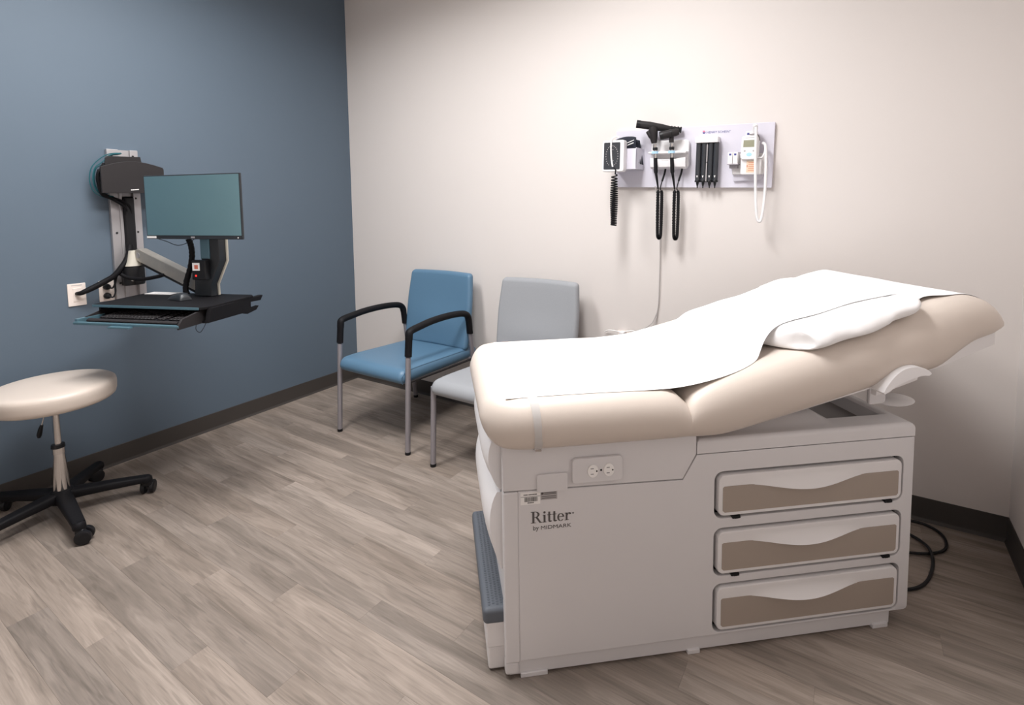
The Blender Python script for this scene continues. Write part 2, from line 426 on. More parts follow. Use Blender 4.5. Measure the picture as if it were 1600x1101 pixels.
# side face with three drawer openings
DR = [(.436, .563), (.253, .386), (.072, .209)]
DX0, DX1 = .648, 1.264
side = [(.043, .055), (1.298, .055), (1.306, .058), (1.31, .066), (1.31, .629), (1.304, .631), (.5805, .631), (.5375, .5575), (.043, .5675)]
holes = [rrect(DX0-.010, DX1+.010, a-.010, b+.009, .026) for a, b in DR]
bm = NB(); prism(bm, side, -.004, .03, holes=holes, bev=.0035)
obj('side_panel', bm, 'laminate_white', tb)
bm = NB(); box(bm, .043, 1.31, BW-.03, BW+.004, .055, .631, .004); obj('far_side_panel', bm, 'laminate_white', tb)
bm = NB(); box(bm, 1.28, 1.31, .03, BW-.03, .055, .631, .003); obj('head_end_panel', bm, 'laminate_white', tb)
# corner posts at the foot end
for y0 in (0, BW-.036):
    bm = NB(); box(bm, .0, .0445, -.004+y0*1.0, .036+y0, .05, .566, .006, 3); box(bm, .0, .0415, -.002+y0, .034+y0, .012, .052, .008, 3); obj('corner_post', bm, 'laminate_white', tb)
# upper skirt with the outlet, and the rear cap
skirt = [(.0, .570), (.5365, .5605), (.5785, .634), (.5785, .700), (.0, .700)]
bm = NB(); prism(bm, skirt, -.004, .03, bev=.003); obj('upper_skirt', bm, 'laminate_white', tb)
bm = NB(); prism(bm, skirt, BW-.03, BW+.004, bev=.003); obj('upper_skirt', bm, 'laminate_white', tb)
bm = NB(); box(bm, .004, .57, .03, BW-.03, .655, .70, .003); obj('seat_deck', bm, 'laminate_white', tb)
# rear cap with sunken tray: height field
def cap_h(s, y):
    e = min(s-.5805, 1.31-s, y+.004, BW+.004-y)
    z = .676
    if e < .016: z -= .016-math.sqrt(max(0, .016**2-(.016-e)**2))
    if s > 1.05:                                   # sunk tray well
        dx = min(s-1.065, 1.262-s); dy = min(y-.075, BW-.075-y); d = min(dx, dy)
        z -= .045*max(0, min(1, d/.012+.3)) if d > -.004 else 0
    else:
        k = min(1, max(0, (1.06-s)/.05)); ky = min(1, max(0, (min(y, BW-y)-.03)/.06)); k = k*k*(3-2*k); ky = ky*ky*(3-2*ky)
        z += .026*k*ky
    return z
xs = sorted(set([.5805+.7295*i/60 for i in range(61)]+[.582, .585, .59, 1.308, 1.305, 1.30, 1.061, 1.065, 1.069, 1.073, 1.077, 1.252, 1.256, 1.26, 1.264]))
ys = sorted(set([-.004+.568*i/44 for i in range(45)]+[-.003, -.001, .002, .006, BW+.003, BW+.001, BW-.002, BW-.006, .071, .075, .079, .083, BW-.071, BW-.075, BW-.079, BW-.083]))
t = NB(); V = [[t.verts.new((a, b, cap_h(a, b))) for b in ys] for a in xs]
for i in range(len(xs)-1):
    for j in range(len(ys)-1): t.faces.new((V[i][j], V[i+1][j], V[i+1][j+1], V[i][j+1]))
be = [e for e in t.edges if len(e.link_faces) == 1]
ex = bmesh.ops.extrude_edge_only(t, edges=be)
for g in ex['geom']:
    if isinstance(g, bmesh.types.BMVert): g.co.z = .6335
bmesh.ops.recalc_face_normals(t, faces=t.faces)
bm = NB(); merge(bm, t); obj('rear_cap', bm, 'laminate_white', tb)
bm = NB(); box(bm, 1.075, 1.252, .085, BW-.085, .630, .6345, .001); obj('tray_shade', bm, 'tray_grey', tb)  # grey sheet added on the tray floor for the cushion's shade
# drawers
def dip(x, top, lo):    # lower edge of the white band: dips under the grip
    k = (x-(DX0+.10))/(DX1-.13-(DX0+.10))
    return top-math.sin(PI*min(1, max(0, k)))**1.5*lo
for a, b in DR:
    bm = NB(); prism(bm, rrect(DX0, DX1, a, b, .02), -.010, .02, bev=.0045)
    d = obj('drawer', bm, 'plastic_white', tb)
    top = b-.034; N = 40
    x0, x1, z0 = DX0+.013, DX1-.013, a+.012
    poly = [(x0+.006, z0), (x1-.006, z0), (x1, z0+.006), (x1, top-.004), (x1-.005, top)]
    poly += [(x1-.005-(x1-x0-.01)*k/N, dip(x1-.005-(x1-x0-.01)*k/N, top, .019)) for k in range(1, N)]
    poly += [(x0+.005, top), (x0, top-.004), (x0, z0+.006)]
    bm = NB(); prism(bm, poly, -.0112, -.008); obj('insert_panel', bm, 'drawer_tan', d)
    # grip: a lens-shaped lip that swells out towards its lower edge
    xg0, xg1 = DX0+.10, DX1-.13
    def lip(i, j):
        x = xg0+(xg1-xg0)*i; zt = b-.014; zl = dip(x, top, .019)-.001; env = (.5-.5*math.cos(2*PI*i))**.7
        if j <= .8:
            q = j/.8; return (x, -.0102-.021*env*q**1.8, zt+(zl-zt)*q)
        q = (j-.8)/.2; return (x, -.0102-.021*env*(1-q), zl-.0015*q)
    bm = NB(); grid(bm, 40, 10, lip); bmesh.ops.recalc_face_normals(bm, faces=bm.faces); obj('grip', bm, 'plastic_white', d, ang=60)
for (xa, za) in ((.695, .4275), (1.21, .4275), (.695, .2445), (1.21, .2445)):
    bm = NB(); box(bm, xa, xa+.026, -.008, .006, za-.004, za+.005, .001); box(bm, xa+.007, xa+.018, -.0095, -.006, za-.003, za+.002); obj('latch', bm, 'black_plastic', tb)
# foot-end drawers with pillowed fronts
for k, (za, zb, mx) in enumerate(((.556, .700, .046), (.315, .549, .044))):
    rings = []
    for j in range(15):
        y = .036+(BW-.072)*j/14; bow = 1-.30*(2*j/14-1)**6
        ring = [(.03, y, za), (.03, y, zb)]
        for q in range(15):
            tt = q/14; z = zb+(za-zb)*tt
            pr_ = math.sin(PI*(.22+.78*tt))**.8 if k == 0 else math.sin(PI*(.08+.92*tt**.85))**.9
            ring.append((-.004-mx*pr_*bow, y, z))
        rings.append(ring)
    bm = NB(); loft(bm, rings); obj('foot_drawer', bm, 'bright_white', tb)
bm = NB(); box(bm, .004, .03, .036, BW-.036, .19, .315, .003); obj('foot_panel', bm, 'plastic_white', tb)
# pull-out step
bm = NB(); box(bm, -.046, .02, .034, BW-.034, .004, .078, .008, 3); box(bm, -.050, .02, .030, BW-.030, .076, .158, .006, 3)
st = obj('step', bm, 'plastic_white', tb)
bm = NB(); box(bm, -.060, .03, .026, BW-.026, .150, .200, .014, 4); tr_ = obj('tread', bm, 'step_grey', st)
bm = NB()
for i in range(5):
    for j in range(46):
        x = -.040+i*.012; y = .045+j*.0104+(.005 if i % 2 else 0)
        lathe(bm, [(.0042, 0), (.0034, .0013), (.001, .0018)], 6, M=T(x, y, .1998))
o = obj('tread_dots', bm, 'step_dot', tr_); 
for q in (o,): q.parent = st; q['kind'] = 'stuff'
# outlet plate on the skirt
bm = NB(); prism(bm, rrect(.198, .348, .580, .655, .012), -.016, -.003, bev=.005); op = obj('outlet_plate', bm, 'laminate_white', tb)
for cx in (.258, .305):
    bm = NB(); lathe(bm, [(.0165, 0), (.0165, .0035), (.0155, .0045)], 24, M=T(cx, -.0155, .617) @ RX(90) @ Matrix.Diagonal((.95, 1.15, 1, 1)))
    rc = obj('receptacle', bm, 'label_white', op)
    bm = NB()
    for dz in (-.008, .008): box(bm, cx-.0075, cx+.0015, -.0204, -.0198, .617+dz-.0008, .617+dz+.0008)
    lathe(bm, [(.0024, 0), (.0024, .0006)], 10, M=T(cx+.0105, -.0198, .617) @ RX(90))
    obj('slots', bm, 'dark_gap', rc)
bm = NB(); lathe(bm, [(.0032, 0), (.003, .001)], 12, M=T(.2825, -.0158, .617) @ RX(90)); obj('screw', bm, 'dark_gap', op)
bm = NB(); prism(bm, rrect(.0965, .186, .5625, .615, .006), -.012, -.003, bev=.003); obj('cover_tab', bm, 'laminate_white', tb)
# stickers
bm = NB(); box(bm, .050, .107, -.0046, -.0039, .527, .563); sk = obj('sticker', bm, 'label_white', tb)
bm = NB()
box(bm, .0505, .1065, -.0049, -.0045, .5500, .5508)
x = .061
random.seed(3)
while x < .098:
    wd = random.choice((.0006, .0010, .0016)); box(bm, x, x+wd, -.0049, -.0045, .5355, .5485); x += wd+random.choice((.0007, .0012))
for x0, x1, z in ((.059, .070, .5545), (.073, .095, .5545), (.070, .087, .5305)):
    xx = x0
    while xx < x1: box(bm, xx, xx+.0022, -.0049, -.0045, z, z+.0032); xx += .0031
obj('sticker_print', bm, 'ink_dark', sk)
bm = NB(); box(bm, .108, .156, -.0046, -.0039, .537, .563); sk2 = obj('sticker', bm, 'label_grey', tb)
bm = NB(); box(bm, .1095, .1165, -.0049, -.0045, .553, .561)
for z in (.557, .553, .546, .541): box(bm, .118 if z > .55 else .111, .153, -.0049, -.0045, z, z+.0016)
obj('sticker_print', bm, 'ink', sk2)
# lettering: "Ritter" in a slab serif
def ell(cx, cy, rx, ry, a0, a1, n=20): return [(cx+rx*math.cos(R(a0+(a1-a0)*k/n)), cy+ry*math.sin(R(a0+(a1-a0)*k/n))) for k in range(n+1)]
def rect(x0, x1, y0, y1): return [(x0, y0), (x1, y0), (x1, y1), (x0, y1)]
def arcband(cx, cy, ro, ri, a0, a1, n=20):
    o, i = ell(cx, cy, *ro, a0, a1, n), ell(cx, cy, *ri, a0, a1, n)
    return [[o[k], o[k+1], i[k+1], i[k]] for k in range(n)]
G = {
 'R': ([rect(.12, .31, 0, 1), rect(0, .36, .945, 1), rect(0, .43, 0, .055), [(.40, .50), (.60, .50), (.88, .05), (1.0, .05), (1.0, 0), (.74, 0)]]
       + arcband(.36, .735, (.40, .265), (.21, .215), -90, 90) + [rect(.3, .37, .945, 1), rect(.3, .37, .47, .52)], 1.02),
 'i': ([rect(.08, .25, 0, .66), rect(0, .33, 0, .05), rect(0, .25, .61, .66), ell(.165, .87, .1, .1, 0, 360, 14)], .39),
 't': ([rect(.1, .27, .1, .9), rect(0, .39, .61, .66), [(.1, .12), (.27, .12), (.42, .10), (.42, .05), (.33, -.01), (.2, -.01), (.12, .04)]], .44),
 'e': (arcband(.31, .325, (.31, .345), (.15, .295), 2, 318) + [rect(.1, .62, .335, .39)], .66),
 'r': ([rect(.08, .25, 0, .66), rect(0, .37, 0, .05), rect(0, .25, .61, .66), [(.22, .42), (.25, .42), (.34, .57), (.47, .60), (.44, .67), (.34, .66), (.25, .56)], ell(.47, .57, .085, .085, 0, 360, 12)], .58),
}
bm = NB(); px = 0; SC = .0335
for ch in 'Ritter':
    polys, adv = G[ch]
    for p in polys:
        vs = [bm.verts.new((.079+(px+a)*SC, -.0048, .470+b*SC*1.02)) for a, b in p]
        try: bm.faces.new(vs)
        except ValueError: pass
    px += adv
for p in arcband(px+.16, .60, (.075, .075), (.035, .035), 0, 360, 12):
    bm.faces.new([bm.verts.new((.079+(a)*SC, -.0048, .470+b*SC)) for a, b in p])
bmesh.ops.recalc_face_normals(bm, faces=bm.faces)
obj('lettering', bm, 'ink', tb)
bm = text_bm('by', .019, T(.084, -.0046, .449) @ TXT)
b2 = text_bm('MIDMARK', .0158, T(.1065, -.0046, .4490) @ TXT @ Matrix.Diagonal((1.28, 1, 1, 1)))
merge(bm, b2); obj('lettering', bm, 'ink', tb)

# cushions -------------------------------------------------------
WC, HW = .28, .352
def ring_at(s, Tz, Bz, hw, rx=.055):
    mid = (Tz+Bz)/2; rt = Tz-mid; rb = mid-Bz; pts = []; n = 9
    rx = min(rx, hw*.9)
    for k in range(n+1):          # near side, bottom -> top
        a = R(-90-180*k/n)
        pts.append((s, WC-hw+rx+rx*math.cos(a), mid+(rt if math.sin(a) > 0 else rb)*math.sin(a)))
    for k in range(1, 8): pts.append((s, WC-hw+rx+(2*hw-2*rx)*k/8, Tz))
    for k in range(n+1):
        a = R(90-180*k/n); pts.append((s, WC+hw-rx+rx*math.cos(a), mid+(rt if math.sin(a) > 0 else rb)*math.sin(a)))
    for k in range(1, 8): pts.append((s, WC+hw-rx-(2*hw-2*rx)*k/8, Bz))
    return pts
def T_of(s): return interp(s, T_TAB)
T_SEAT = [(-.06, .842), (.40, .842), (.47, .840), (.505, .828), (.533, .802)]
B_SEAT = [(-.06, .702), (.2, .700), (.66, .700)]
SEAT_S0, RP = -.058, .13
bm = NB(); rings = []
ss = [SEAT_S0+RP*(1-math.cos(PI/2*k/14)) for k in range(15)]+[.10+.36*k/10 for k in range(1, 11)]+[.475, .49, .505, .518, .528, .535]
for s in ss:
    d = s-SEAT_S0; hw = HW; Tz = interp(s, T_SEAT); Bz = .700
    if d < RP: hw = HW-RP*(1-math.sqrt(max(0, 1-(1-d/RP)**2)))
    if d < .065:
        q = math.sqrt(max(0, 1-(1-d/.065)**2)); m_ = .775; Tz = m_+(Tz-m_)*max(q, .02); Bz = m_+(Bz-m_)*max(q, .02)
    if s > .46: hw -= .006*((s-.46)/.075)**2
    rings.append(ring_at(s, Tz, Bz, hw))
loft(bm, rings); obj('seat_cushion', bm, 'vinyl_cream', tb, ang=70)
T_BACK = smoothtab([(.530, .802), (.552, .826), (.60, .848), (.689, .875), (.80, .902), (.892, .925), (1.0, .951), (1.1, .978), (1.2, 1.010), (1.3, 1.046), (1.38, 1.071), (1.44, 1.080), (1.50, 1.066), (1.535, 1.040), (1.556, 1.005), (1.562, .985)])
B_BACK = smoothtab([(.530, .700), (.60, .699), (.66, .703), (.76, .724), (.875, .750), (1.0, .780), (1.105, .806), (1.25, .838), (1.345, .858), (1.40, .895), (1.46, .932), (1.53, .953), (1.556, .970), (1.562, .984)])
bm = NB(); rings = []
ss = [.530, .538, .546, .556, .568, .585]+[.60+.9*k/45 for k in range(46)]+[1.51, 1.52, 1.53, 1.54, 1.548, 1.554, 1.559, 1.5618]
for s in ss:
    hw = HW
    if s < .60: hw -= .006*((.60-s)/.07)**2
    if s > 1.47: hw -= .035*(1-math.sqrt(max(0, 1-((s-1.47)/.0925)**2)))
    rings.append(ring_at(s, interp(s, T_BACK), interp(s, B_BACK), hw))
loft(bm, rings); obj('back_cushion', bm, 'vinyl_cream', tb, ang=70)
# white back shell under the backrest
pl = [(.80, .735), (1.36, .862), (1.545, .922), (1.545, .97), (1.36, .91), (.80, .785)]
bm = NB(); prism(bm, pl, -.035, BW+.035, bev=.004); obj('back_shell', bm, 'plastic_white', tb)
# lift bracket covers on both sides of the backrest
def crescent(y0, y1):
    out = [(1.112, .815), (1.125, .836), (1.150, .864), (1.18, .882), (1.215, .887), (1.245, .880), (1.265, .869), (1.27, .862)]
    inn = [(1.262, .857), (1.235, .857), (1.19, .845), (1.15, .829), (1.135, .818), (1.116, .809)]
    bm = NB(); prism(bm, [(p.x, p.y) for p in catmull([(a, b, 0) for a, b in out], 4)]+[(p.x, p.y) for p in catmull([(a, b, 0) for a, b in inn], 4)], y0, y1, bev=.004)
    return bm
for y0, y1, yi in ((-.088, -.03, -.05), (BW+.03, BW+.088, BW+.03)):
    bc = obj('bracket_cover', crescent(y0, y1), 'bright_white', tb)
    bm = NB(); prism(bm, [(1.122, .792), (1.26, .832), (1.268, .862), (1.2, .878), (1.13, .845)], yi, yi+.02); obj('bracket_plate', bm, 'plastic_white', bc)
    bm = NB(); lathe(bm, [(.005, 0), (.004, .002)], 10, M=T(1.215, yi, .851) @ RX(90)); obj('screw', bm, 'chrome', bc)
# release paddle below
bm = NB(); lathe(bm, [(.001, -.013), (.7, -.009), (1, 0), (.7, .008), (.001, .010)], 28, M=T(1.284, .05, .731) @ RY(-6) @ Matrix.Diagonal((.056, .05, 1, 1)))
rp = obj('release_paddle', bm, 'plastic_white', tb)
bm = NB(); box(bm, 1.185, 1.245, .04, .055, .724, .80, .006); obj('lift_arm', bm, 'laminate_white', tb)
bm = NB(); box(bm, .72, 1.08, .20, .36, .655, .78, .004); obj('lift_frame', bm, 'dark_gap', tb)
# clear paper strap around the foot end
for side_ in (0, 1):
    rg = ring_at(0, .842, .700, HW)
    if side_ == 0: path = [(p[1], p[2]) for p in rg[:10]]
    else: path = [(p[1], p[2]) for p in rg[17:27]][::-1]
    cen = (WC-HW+.055 if side_ == 0 else WC+HW-.055, .771)
    def sp(i, j):
        q = i*(len(path)-1); a = int(min(q, len(path)-2)); fr = q-a
        y = path[a][0]+(path[a+1][0]-path[a][0])*fr; z = path[a][1]+(path[a+1][1]-path[a][1])*fr
        dy, dz = y-cen[0], z-cen[1]; L_ = math.hypot(dy, dz)
        wv = .020+.010*abs(i-.45)
        return (.096-.012*i+(j-.5)*wv, y+dy/L_*.003, z+dz/L_*.003)
    bm = NB(); grid(bm, 22, 2, sp, thick=.0008); obj('paper_strap', bm, 'clear_strap', tb)
    bm = NB(); yy = path[0][0]-(.0 if side_ == 0 else 0); box(bm, .09, .108, yy-.008, yy+.008, .690, .7005, .001); obj('strap_clip', bm, 'chrome', tb)

# pillow: a thing of its own, local frame of the table reused
def top_back(s): return interp(s, T_SEAT if s < .53 else T_BACK)
PC = (1.045, .268)   # centre s, across
PHS, PHW = .225, .335
def pillow_h(a, b):
    return (.060+.030*(1-a*a)*(1-b*b))*(1-.78*b*(b > 0))
def pillow_pt(a, b, e, side):
    s = PC[0]+PHS*a; y = PC[1]+PHW*b
    if b < 0 and a < 0: s += .11*(-b)**3*(-a)**3; y += .05*(-b)**3*(-a)**3
    ew = max(0, min(1, (-b-.72)/.2)); wr = (.003*math.sin(61*s+30*y)+.002*math.sin(140*s-60*y))*ew
    h = pillow_h(a, b); k = .36
    base = top_back(s)+.004+.010*(1-e)*(a > .5)
    if side == 0: z = base+h*k+h*(1-k)*e+wr*(.4+.6*e)
    else: z = base+h*k*(1-e)
    return (s, y+.006*math.sin(38*s+1)*(b < -.9), z)
bm = NB(); pad(bm, pillow_pt, .22, .17, 20, 26, 8)
TBM = T(*TB_LOC) @ Matrix.Rotation(TB_ROT, 4, 'Z')
def on_table(name, bm, m, s, y, z, label, cat, ang=60):
    p = (s, y, z); bmesh.ops.translate(bm, vec=-Vector(p), verts=bm.verts)
    o = obj(name, bm, m, ang=ang); o.location = TBM @ Vector(p); o.rotation_euler = (0, 0, TB_ROT)
    return tag(o, label, cat)
pil = on_table('pillow', bm, 'pillow_white', PC[0], PC[1], .95, 'plump white pillow under the paper on the raised backrest', 'pillow', 80)
# paper: bridges the hinge, rides over the pillow
def pillow_top(s, y):
    a = (s-PC[0])/PHS; b = (y-PC[1])/PHW
    da = max(0, (abs(a)-.70)/.42); db = max(0, (abs(b)-.83)/.24)
    q = 1-da*da-db*db
    if q <= 0: return 0
    a, b = max(-1, min(1, a)), max(-1, min(1, b))
    return (pillow_h(a, b)+.003)*math.sqrt(q)
PT = smoothtab([(-.02, .842), (.3, .842), (.45, .8425), (.52, .846), (.60, .857), (.689, .876), (.80, .903), (.892, .926), (1.0, .952), (1.1, .979), (1.2, 1.011), (1.3, 1.047), (1.38, 1.072), (1.44, 1.081), (1.50, 1.067), (1.535, 1.041), (1.556, 1.006), (1.568, .97)])
def paper(i, j):
    y0, y1 = -.017, .570
    y = y0+(y1-y0)*j
    s = .010+.028*j+(1.495-.0)*i
    # near edge wanders: pulled in where it climbs the pillow
    if j < .5:
        k = (1-2*j)**2
        y += k*(.060*math.exp(-((s-.86)/.10)**2)+.050*math.exp(-((s-1.08)/.16)**2)+.030*math.exp(-((s-1.33)/.05)**2)+.005*math.sin(9*s))
    z = interp(s, PT)+.002
    pt = pillow_top(s, y)
    hb = 0
    if pt > 0: hb = pt+.001
    elif .76 < s < .85: hb = 0
    z += hb
    if s > 1.28 and s < 1.42: z += .012*math.exp(-((s-1.335)/.045)**2)*(.35+.65*(1-j))
    z += .0012*math.sin(40*s+3*math.sin(9*y))*math.sin(7*y)*(1 if hb == 0 else 2)
    return (s, y, z)
# smooth the height field a little so that the sheet has no sharp steps
NX, NY = 150, 60
Pg = [[list(paper(i/NX, j/NY)) for j in range(NY+1)] for i in range(NX+1)]
for _ in range(3):
    Q_ = [[p[2] for p in row] for row in Pg]
    for i in range(1, NX):
        for j in range(NY+1):
            jl, jh = max(0, j-1), min(NY, j+1)
            Pg[i][j][2] = max(Q_[i][j]-.0005, (Q_[i-1][j]+Q_[i+1][j]+Q_[i][jl]+Q_[i][jh]+2*Q_[i][j])/6)
bm = NB(); grid(bm, NX, NY, lambda i, j: Pg[round(i*NX)][round(j*NY)], thick=.0008)
on_table('exam_paper', bm, 'paper_white', .7, .28, .84, 'long white crinkled paper sheet covering the exam table', 'paper', 80)

# table power cord on the floor
bm = NB()
c1 = catmull([(3.43, -.10, .012), (3.541, -.045, .008), (3.606, -.058, .008), (3.641, -.112, .008), (3.639, -.193, .008), (3.597, -.255, .008), (3.515, -.302, .008), (3.40, -.33, .01), (3.30, -.30, .012)], 6)
tube(bm, c1, .0052, 8)
c2 = catmull([(3.44, -.12, .012), (3.528, -.164, .008), (3.565, -.205, .012), (3.583, -.26, .018), (3.586, -.335, .010), (3.561, -.45, .008), (3.519, -.525, .008), (3.46, -.56, .010), (3.38, -.52, .012)], 6)
tube(bm, c2, .0058, 8)
tag(obj('floor_cable', bm, 'black_plastic', loc=(3.54, -.3, 0)), 'black power cord looped on the floor behind the drawers', 'cable')

# ------------------------------------------------------------------ guest chairs (local -y = front)
def guest_chair(name, label, loc, cover, arms):
    t = thing(name, label, 'chair', loc, 0, 'guest chairs along the back wall')
    hx = .285; sw = .272 if arms else .292
    # seat: waterfall front, slight dish
    def seat(a, b, e, side):
        x = sw*a*(1-.05*(b+1)/2); y = -.395+.355*b
        crown = .474-.026*(b+1)/2-.010*(b < -.5)*((-b-.5)/.5)**2-.008*(1-a*a)*(1-b*b)
        th = .040+.006*(1-b)/2; mid = crown-th
        return (x, y, mid+th*e if side == 0 else mid-th*.85*e)
    bm = NB(); pad(bm, seat, .13, .14); s_ = obj('seat', bm, cover, t, ang=80)
    if arms:
        pts = []
        for k in range(41):
            q = k/40; b = .86-1.72*q
            x = sw*.957*(1-.05*(b+1)/2); pts.append((x, -.395+.355*b, .474-.026*(b+1)/2-.010-.010*(b < -.5)*((-b-.5)/.5)**2))
        front = [(.957*sw, -.724, .447), (.952*sw, -.742, .43), (.95*sw, -.744, .41), (.95*sw, -.735, .39)]
        bm = NB(); tube(bm, pts+front, .0022, 6); obj('seam', bm, cover, s_)
    bm = NB(); box(bm, -sw*.86, sw*.86, -.66, -.10, .385, .402, .006); obj('seat_pan', bm, 'charcoal_plastic', t)
    # backrest: slight barrel, leans back
    bw = .268 if arms else .264
    def back(a, b, e, side):
        zz = .685+.245*b; wd = bw*(1-.012*b*b+.02*(1-b*b)-(.03*(b-.2)/.8 if b > .2 else 0))
        y = -.148+.075*(b+1)/2-.020*a*a
        bulge = .016*math.exp(-((b+.35)/.4)**2)*(1-a*a)
        return (wd*a, y-(.026*e+bulge*e if side == 0 else -.026*e), zz-.004*a*a*(b > .5))
    bm = NB(); pad(bm, back, .085, .10, 14, 14); b_ = obj('backrest', bm, cover, t, ang=80)
    for sx in (-1, 1):
        bm = NB(); tube(bm, [(.19*sx, -.148+.075*(q+1)/2+.028, .685+.245*q) for q in (-.9, -.5, 0, .4)], .010, 8); obj('back_upright', bm, 'silver_paint', t)
    for sx in (-1, 1):
        x = hx*sx
        ztop = .54 if arms else .425
        fx = x if arms else .282*sx
        bm = NB(); tube(bm, [(fx, -.737, .012), (fx, -.737+.028*(ztop/.66), ztop)], .0148, 16); lg = obj('leg', bm, 'silver_paint', t)
        bm = NB(); lathe(bm, [(.0156, 0), (.0162, .003), (.0156, .016)], 16, M=T(fx, -.737, 0)); obj('glide', bm, 'black_plastic', lg)
        rz = .565 if arms else .46
        bm = NB(); tube(bm, [(fx, -.075, .012), (fx, -.095, .15), (fx, -.135, .38), (fx, -.160, rz)], .0148, 16); lg = obj('leg', bm, 'silver_paint', t)
        bm = NB(); lathe(bm, [(.0156, 0), (.0162, .003), (.0156, .016)], 16, M=T(fx, -.075, 0)); obj('glide', bm, 'black_plastic', lg)
        bm = NB(); tube(bm, [(fx, -.716, .40), (fx, -.45, .392), (fx, -.138, .385)], .007, 10); obj('side_rail', bm, 'charcoal_plastic', t)
        bm = NB(); box(bm, min(fx, fx-.06*sx), max(fx, fx-.06*sx), -.145, -.125, .378, .393, .003); obj('back_bracket', bm, 'silver_paint', t)
        if arms:
            P = catmull([(x, -.7125, .545), (x, -.708, .60), (x, -.703, .650), (x, -.698, .676), (x, -.672, .686), (x, -.62, .693), (x, -.52, .704), (x, -.40, .707), (x, -.29, .702), (x, -.215, .690), (x, -.180, .665), (x, -.168, .61), (x, -.162, .555)], 5)
            bm = NB(); tube(bm, P, [.0170 if p.z < .64 else .0195 for p in P], 16, ry=.0225, up=(1, 0, 0))
            obj('armrest', bm, 'soft_black', t)
    bm = NB(); box(bm, -.27, .27, -.70, -.685, .392, .408, .004); obj('front_rail', bm, 'silver_paint', t)
    return t
guest_chair('guest_chair', 'blue vinyl guest chair with curved black armrests and silver legs', (.985, 0, 0), 'blue_vinyl', True)
guest_chair('guest_chair', 'armless light grey guest chair partly hidden behind the exam table', (1.759, -.024, 0), 'grey_fabric', False)

# ------------------------------------------------------------------ rolling stool
st_ = thing('rolling_stool', 'round cream rolling stool with chrome column and black five-star base', 'stool', (.347, -1.979, 0))
bm = NB(); lathe(bm, [(.001, .524), (.19, .524), (.212, .528), (.222, .537), (.2255, .550), (.2268, .574), (.2262, .588), (.2225, .599), (.214, .6055), (.19, .609), (.10, .612), (.001, .613)], 56); obj('seat', bm, 'stool_vinyl', st_, ang=60)
bm = NB(); lathe(bm, [(.06, .505), (.075, .512), (.075, .526)], 24); obj('seat_plate', bm, 'black_plastic', st_)
bm = NB(); lathe(bm, [(.0135, .30), (.0135, .51)], 20); obj('piston', bm, 'chrome', st_)
bm = NB(); lathe(bm, [(.0225, .308), (.0225, .322), (.0245, .326), (.0245, .318)], 20); lathe(bm, [(.023, .316), (.026, .318), (.024, .332), (.016, .333)], 20); obj('collar', bm, 'black_plastic', st_)
bm = NB(); lathe(bm, [(.0235, .29), (.0235, .316)], 24); lathe(bm, [(.031, .115), (.0295, .18), (.0215, .292)], 24); obj('column', bm, 'chrome', st_)
bm = NB(); lathe(bm, [(.045, .068), (.05, .085), (.042, .118), (.032, .126)], 24); obj('hub', bm, 'soft_black', st_)
bm = NB(); tube(bm, [(-.030, -.020, .512), (-.040, -.027, .47), (-.056, -.037, .415)], .003, 8); lv = obj('lever', bm, 'chrome', st_)
bm = NB(); tube(bm, [(-.054, -.036, .420), (-.060, -.040, .400), (-.066, -.044, .375), (-.068, -.045, .362)], [.006, .009, .010, .006], 10); obj('knob', bm, 'black_plastic', lv)
for k in range(5):
    a = -6.7+72*k; M_ = RZ(a)
    bm = NB()
    rings = []
    for q in range(13):
        x = .03+(.315-.03)*q/12; h = .040-.012*q/12; wd = .032-.009*q/12; zc = .096-.018*(q/12)**1.3
        ring = []
        for kk in range(16):
            an = 2*PI*kk/16; ring.append((x, wd*se(math.cos(an), .6), zc+h*.5*se(math.sin(an), .6)*1.15))
        rings.append(ring)
    loft(bm, rings, M=M_); lathe(bm, [(.022, .062), (.0245, .07), (.0225, .084), (.014, .093)], 16, M=M_ @ T(.313, 0, 0)); obj('leg', bm, 'soft_black', st_)
    rot = random.uniform(0, 360) if k not in (0, 1) else (62, 75)[k]
    Mc = M_ @ T(.313, 0, 0) @ RZ(rot)
    bm = NB(); lathe(bm, [(.008, .035), (.008, .07)], 10, M=Mc); box(bm, -.012, .022, -.022, .022, .040, .066, .008, 3, M=Mc)
    cs = obj('caster', bm, 'black_plastic', st_)
    for sy in (-1, 1):
        bm = NB(); lathe(bm, [(.010, -.010), (.025, -.0105), (.0298, -.007), (.0305, 0), (.0298, .007), (.025, .0105), (.010, .010)], 24, M=Mc @ T(.016, sy*.018, .0305) @ RX(90)); obj('wheel', bm, 'black_plastic', cs)

# ------------------------------------------------------------------ wall computer station (world coordinates, root on the wall)
QO = Vector((.41, -1.814, 0)); WM = T(*QO) @ RZ(22)
ws = thing('computer_wall_station', 'wall-mounted computer workstation with rails, swing arm and black work surface', 'workstation', (0, -1.53, .89))
WL = Vector((0, -1.53, .89))
def wobj(name, bm, m, parent=None, ang=40):
    bmesh.ops.translate(bm, vec=-WL, verts=bm.verts); return obj(name, bm, m, parent or ws, ang)
for y0, y1 in ((-1.602, -1.549), (-1.497, -1.459)):
    bm = NB(); box(bm, .0005, .026, y0, y1, .888, 1.688, .003); box(bm, .024, .033, y1-.014 if y0 < -1.55 else y0, y1 if y0 < -1.55 else y0+.008, .888, 1.60, .002)
    rl = wobj('rail', bm, 'aluminium')
    for z in (1.655, 1.43, 1.248, 1.06, .98):
        bm = NB(); lathe(bm, [(.0055, 0), (.0055, .003), (.003, .004)], 10, M=T(.0255, (y0+y1)/2-.006, z) @ RY(90)); wobj('bolt', bm, 'black_plastic', rl)
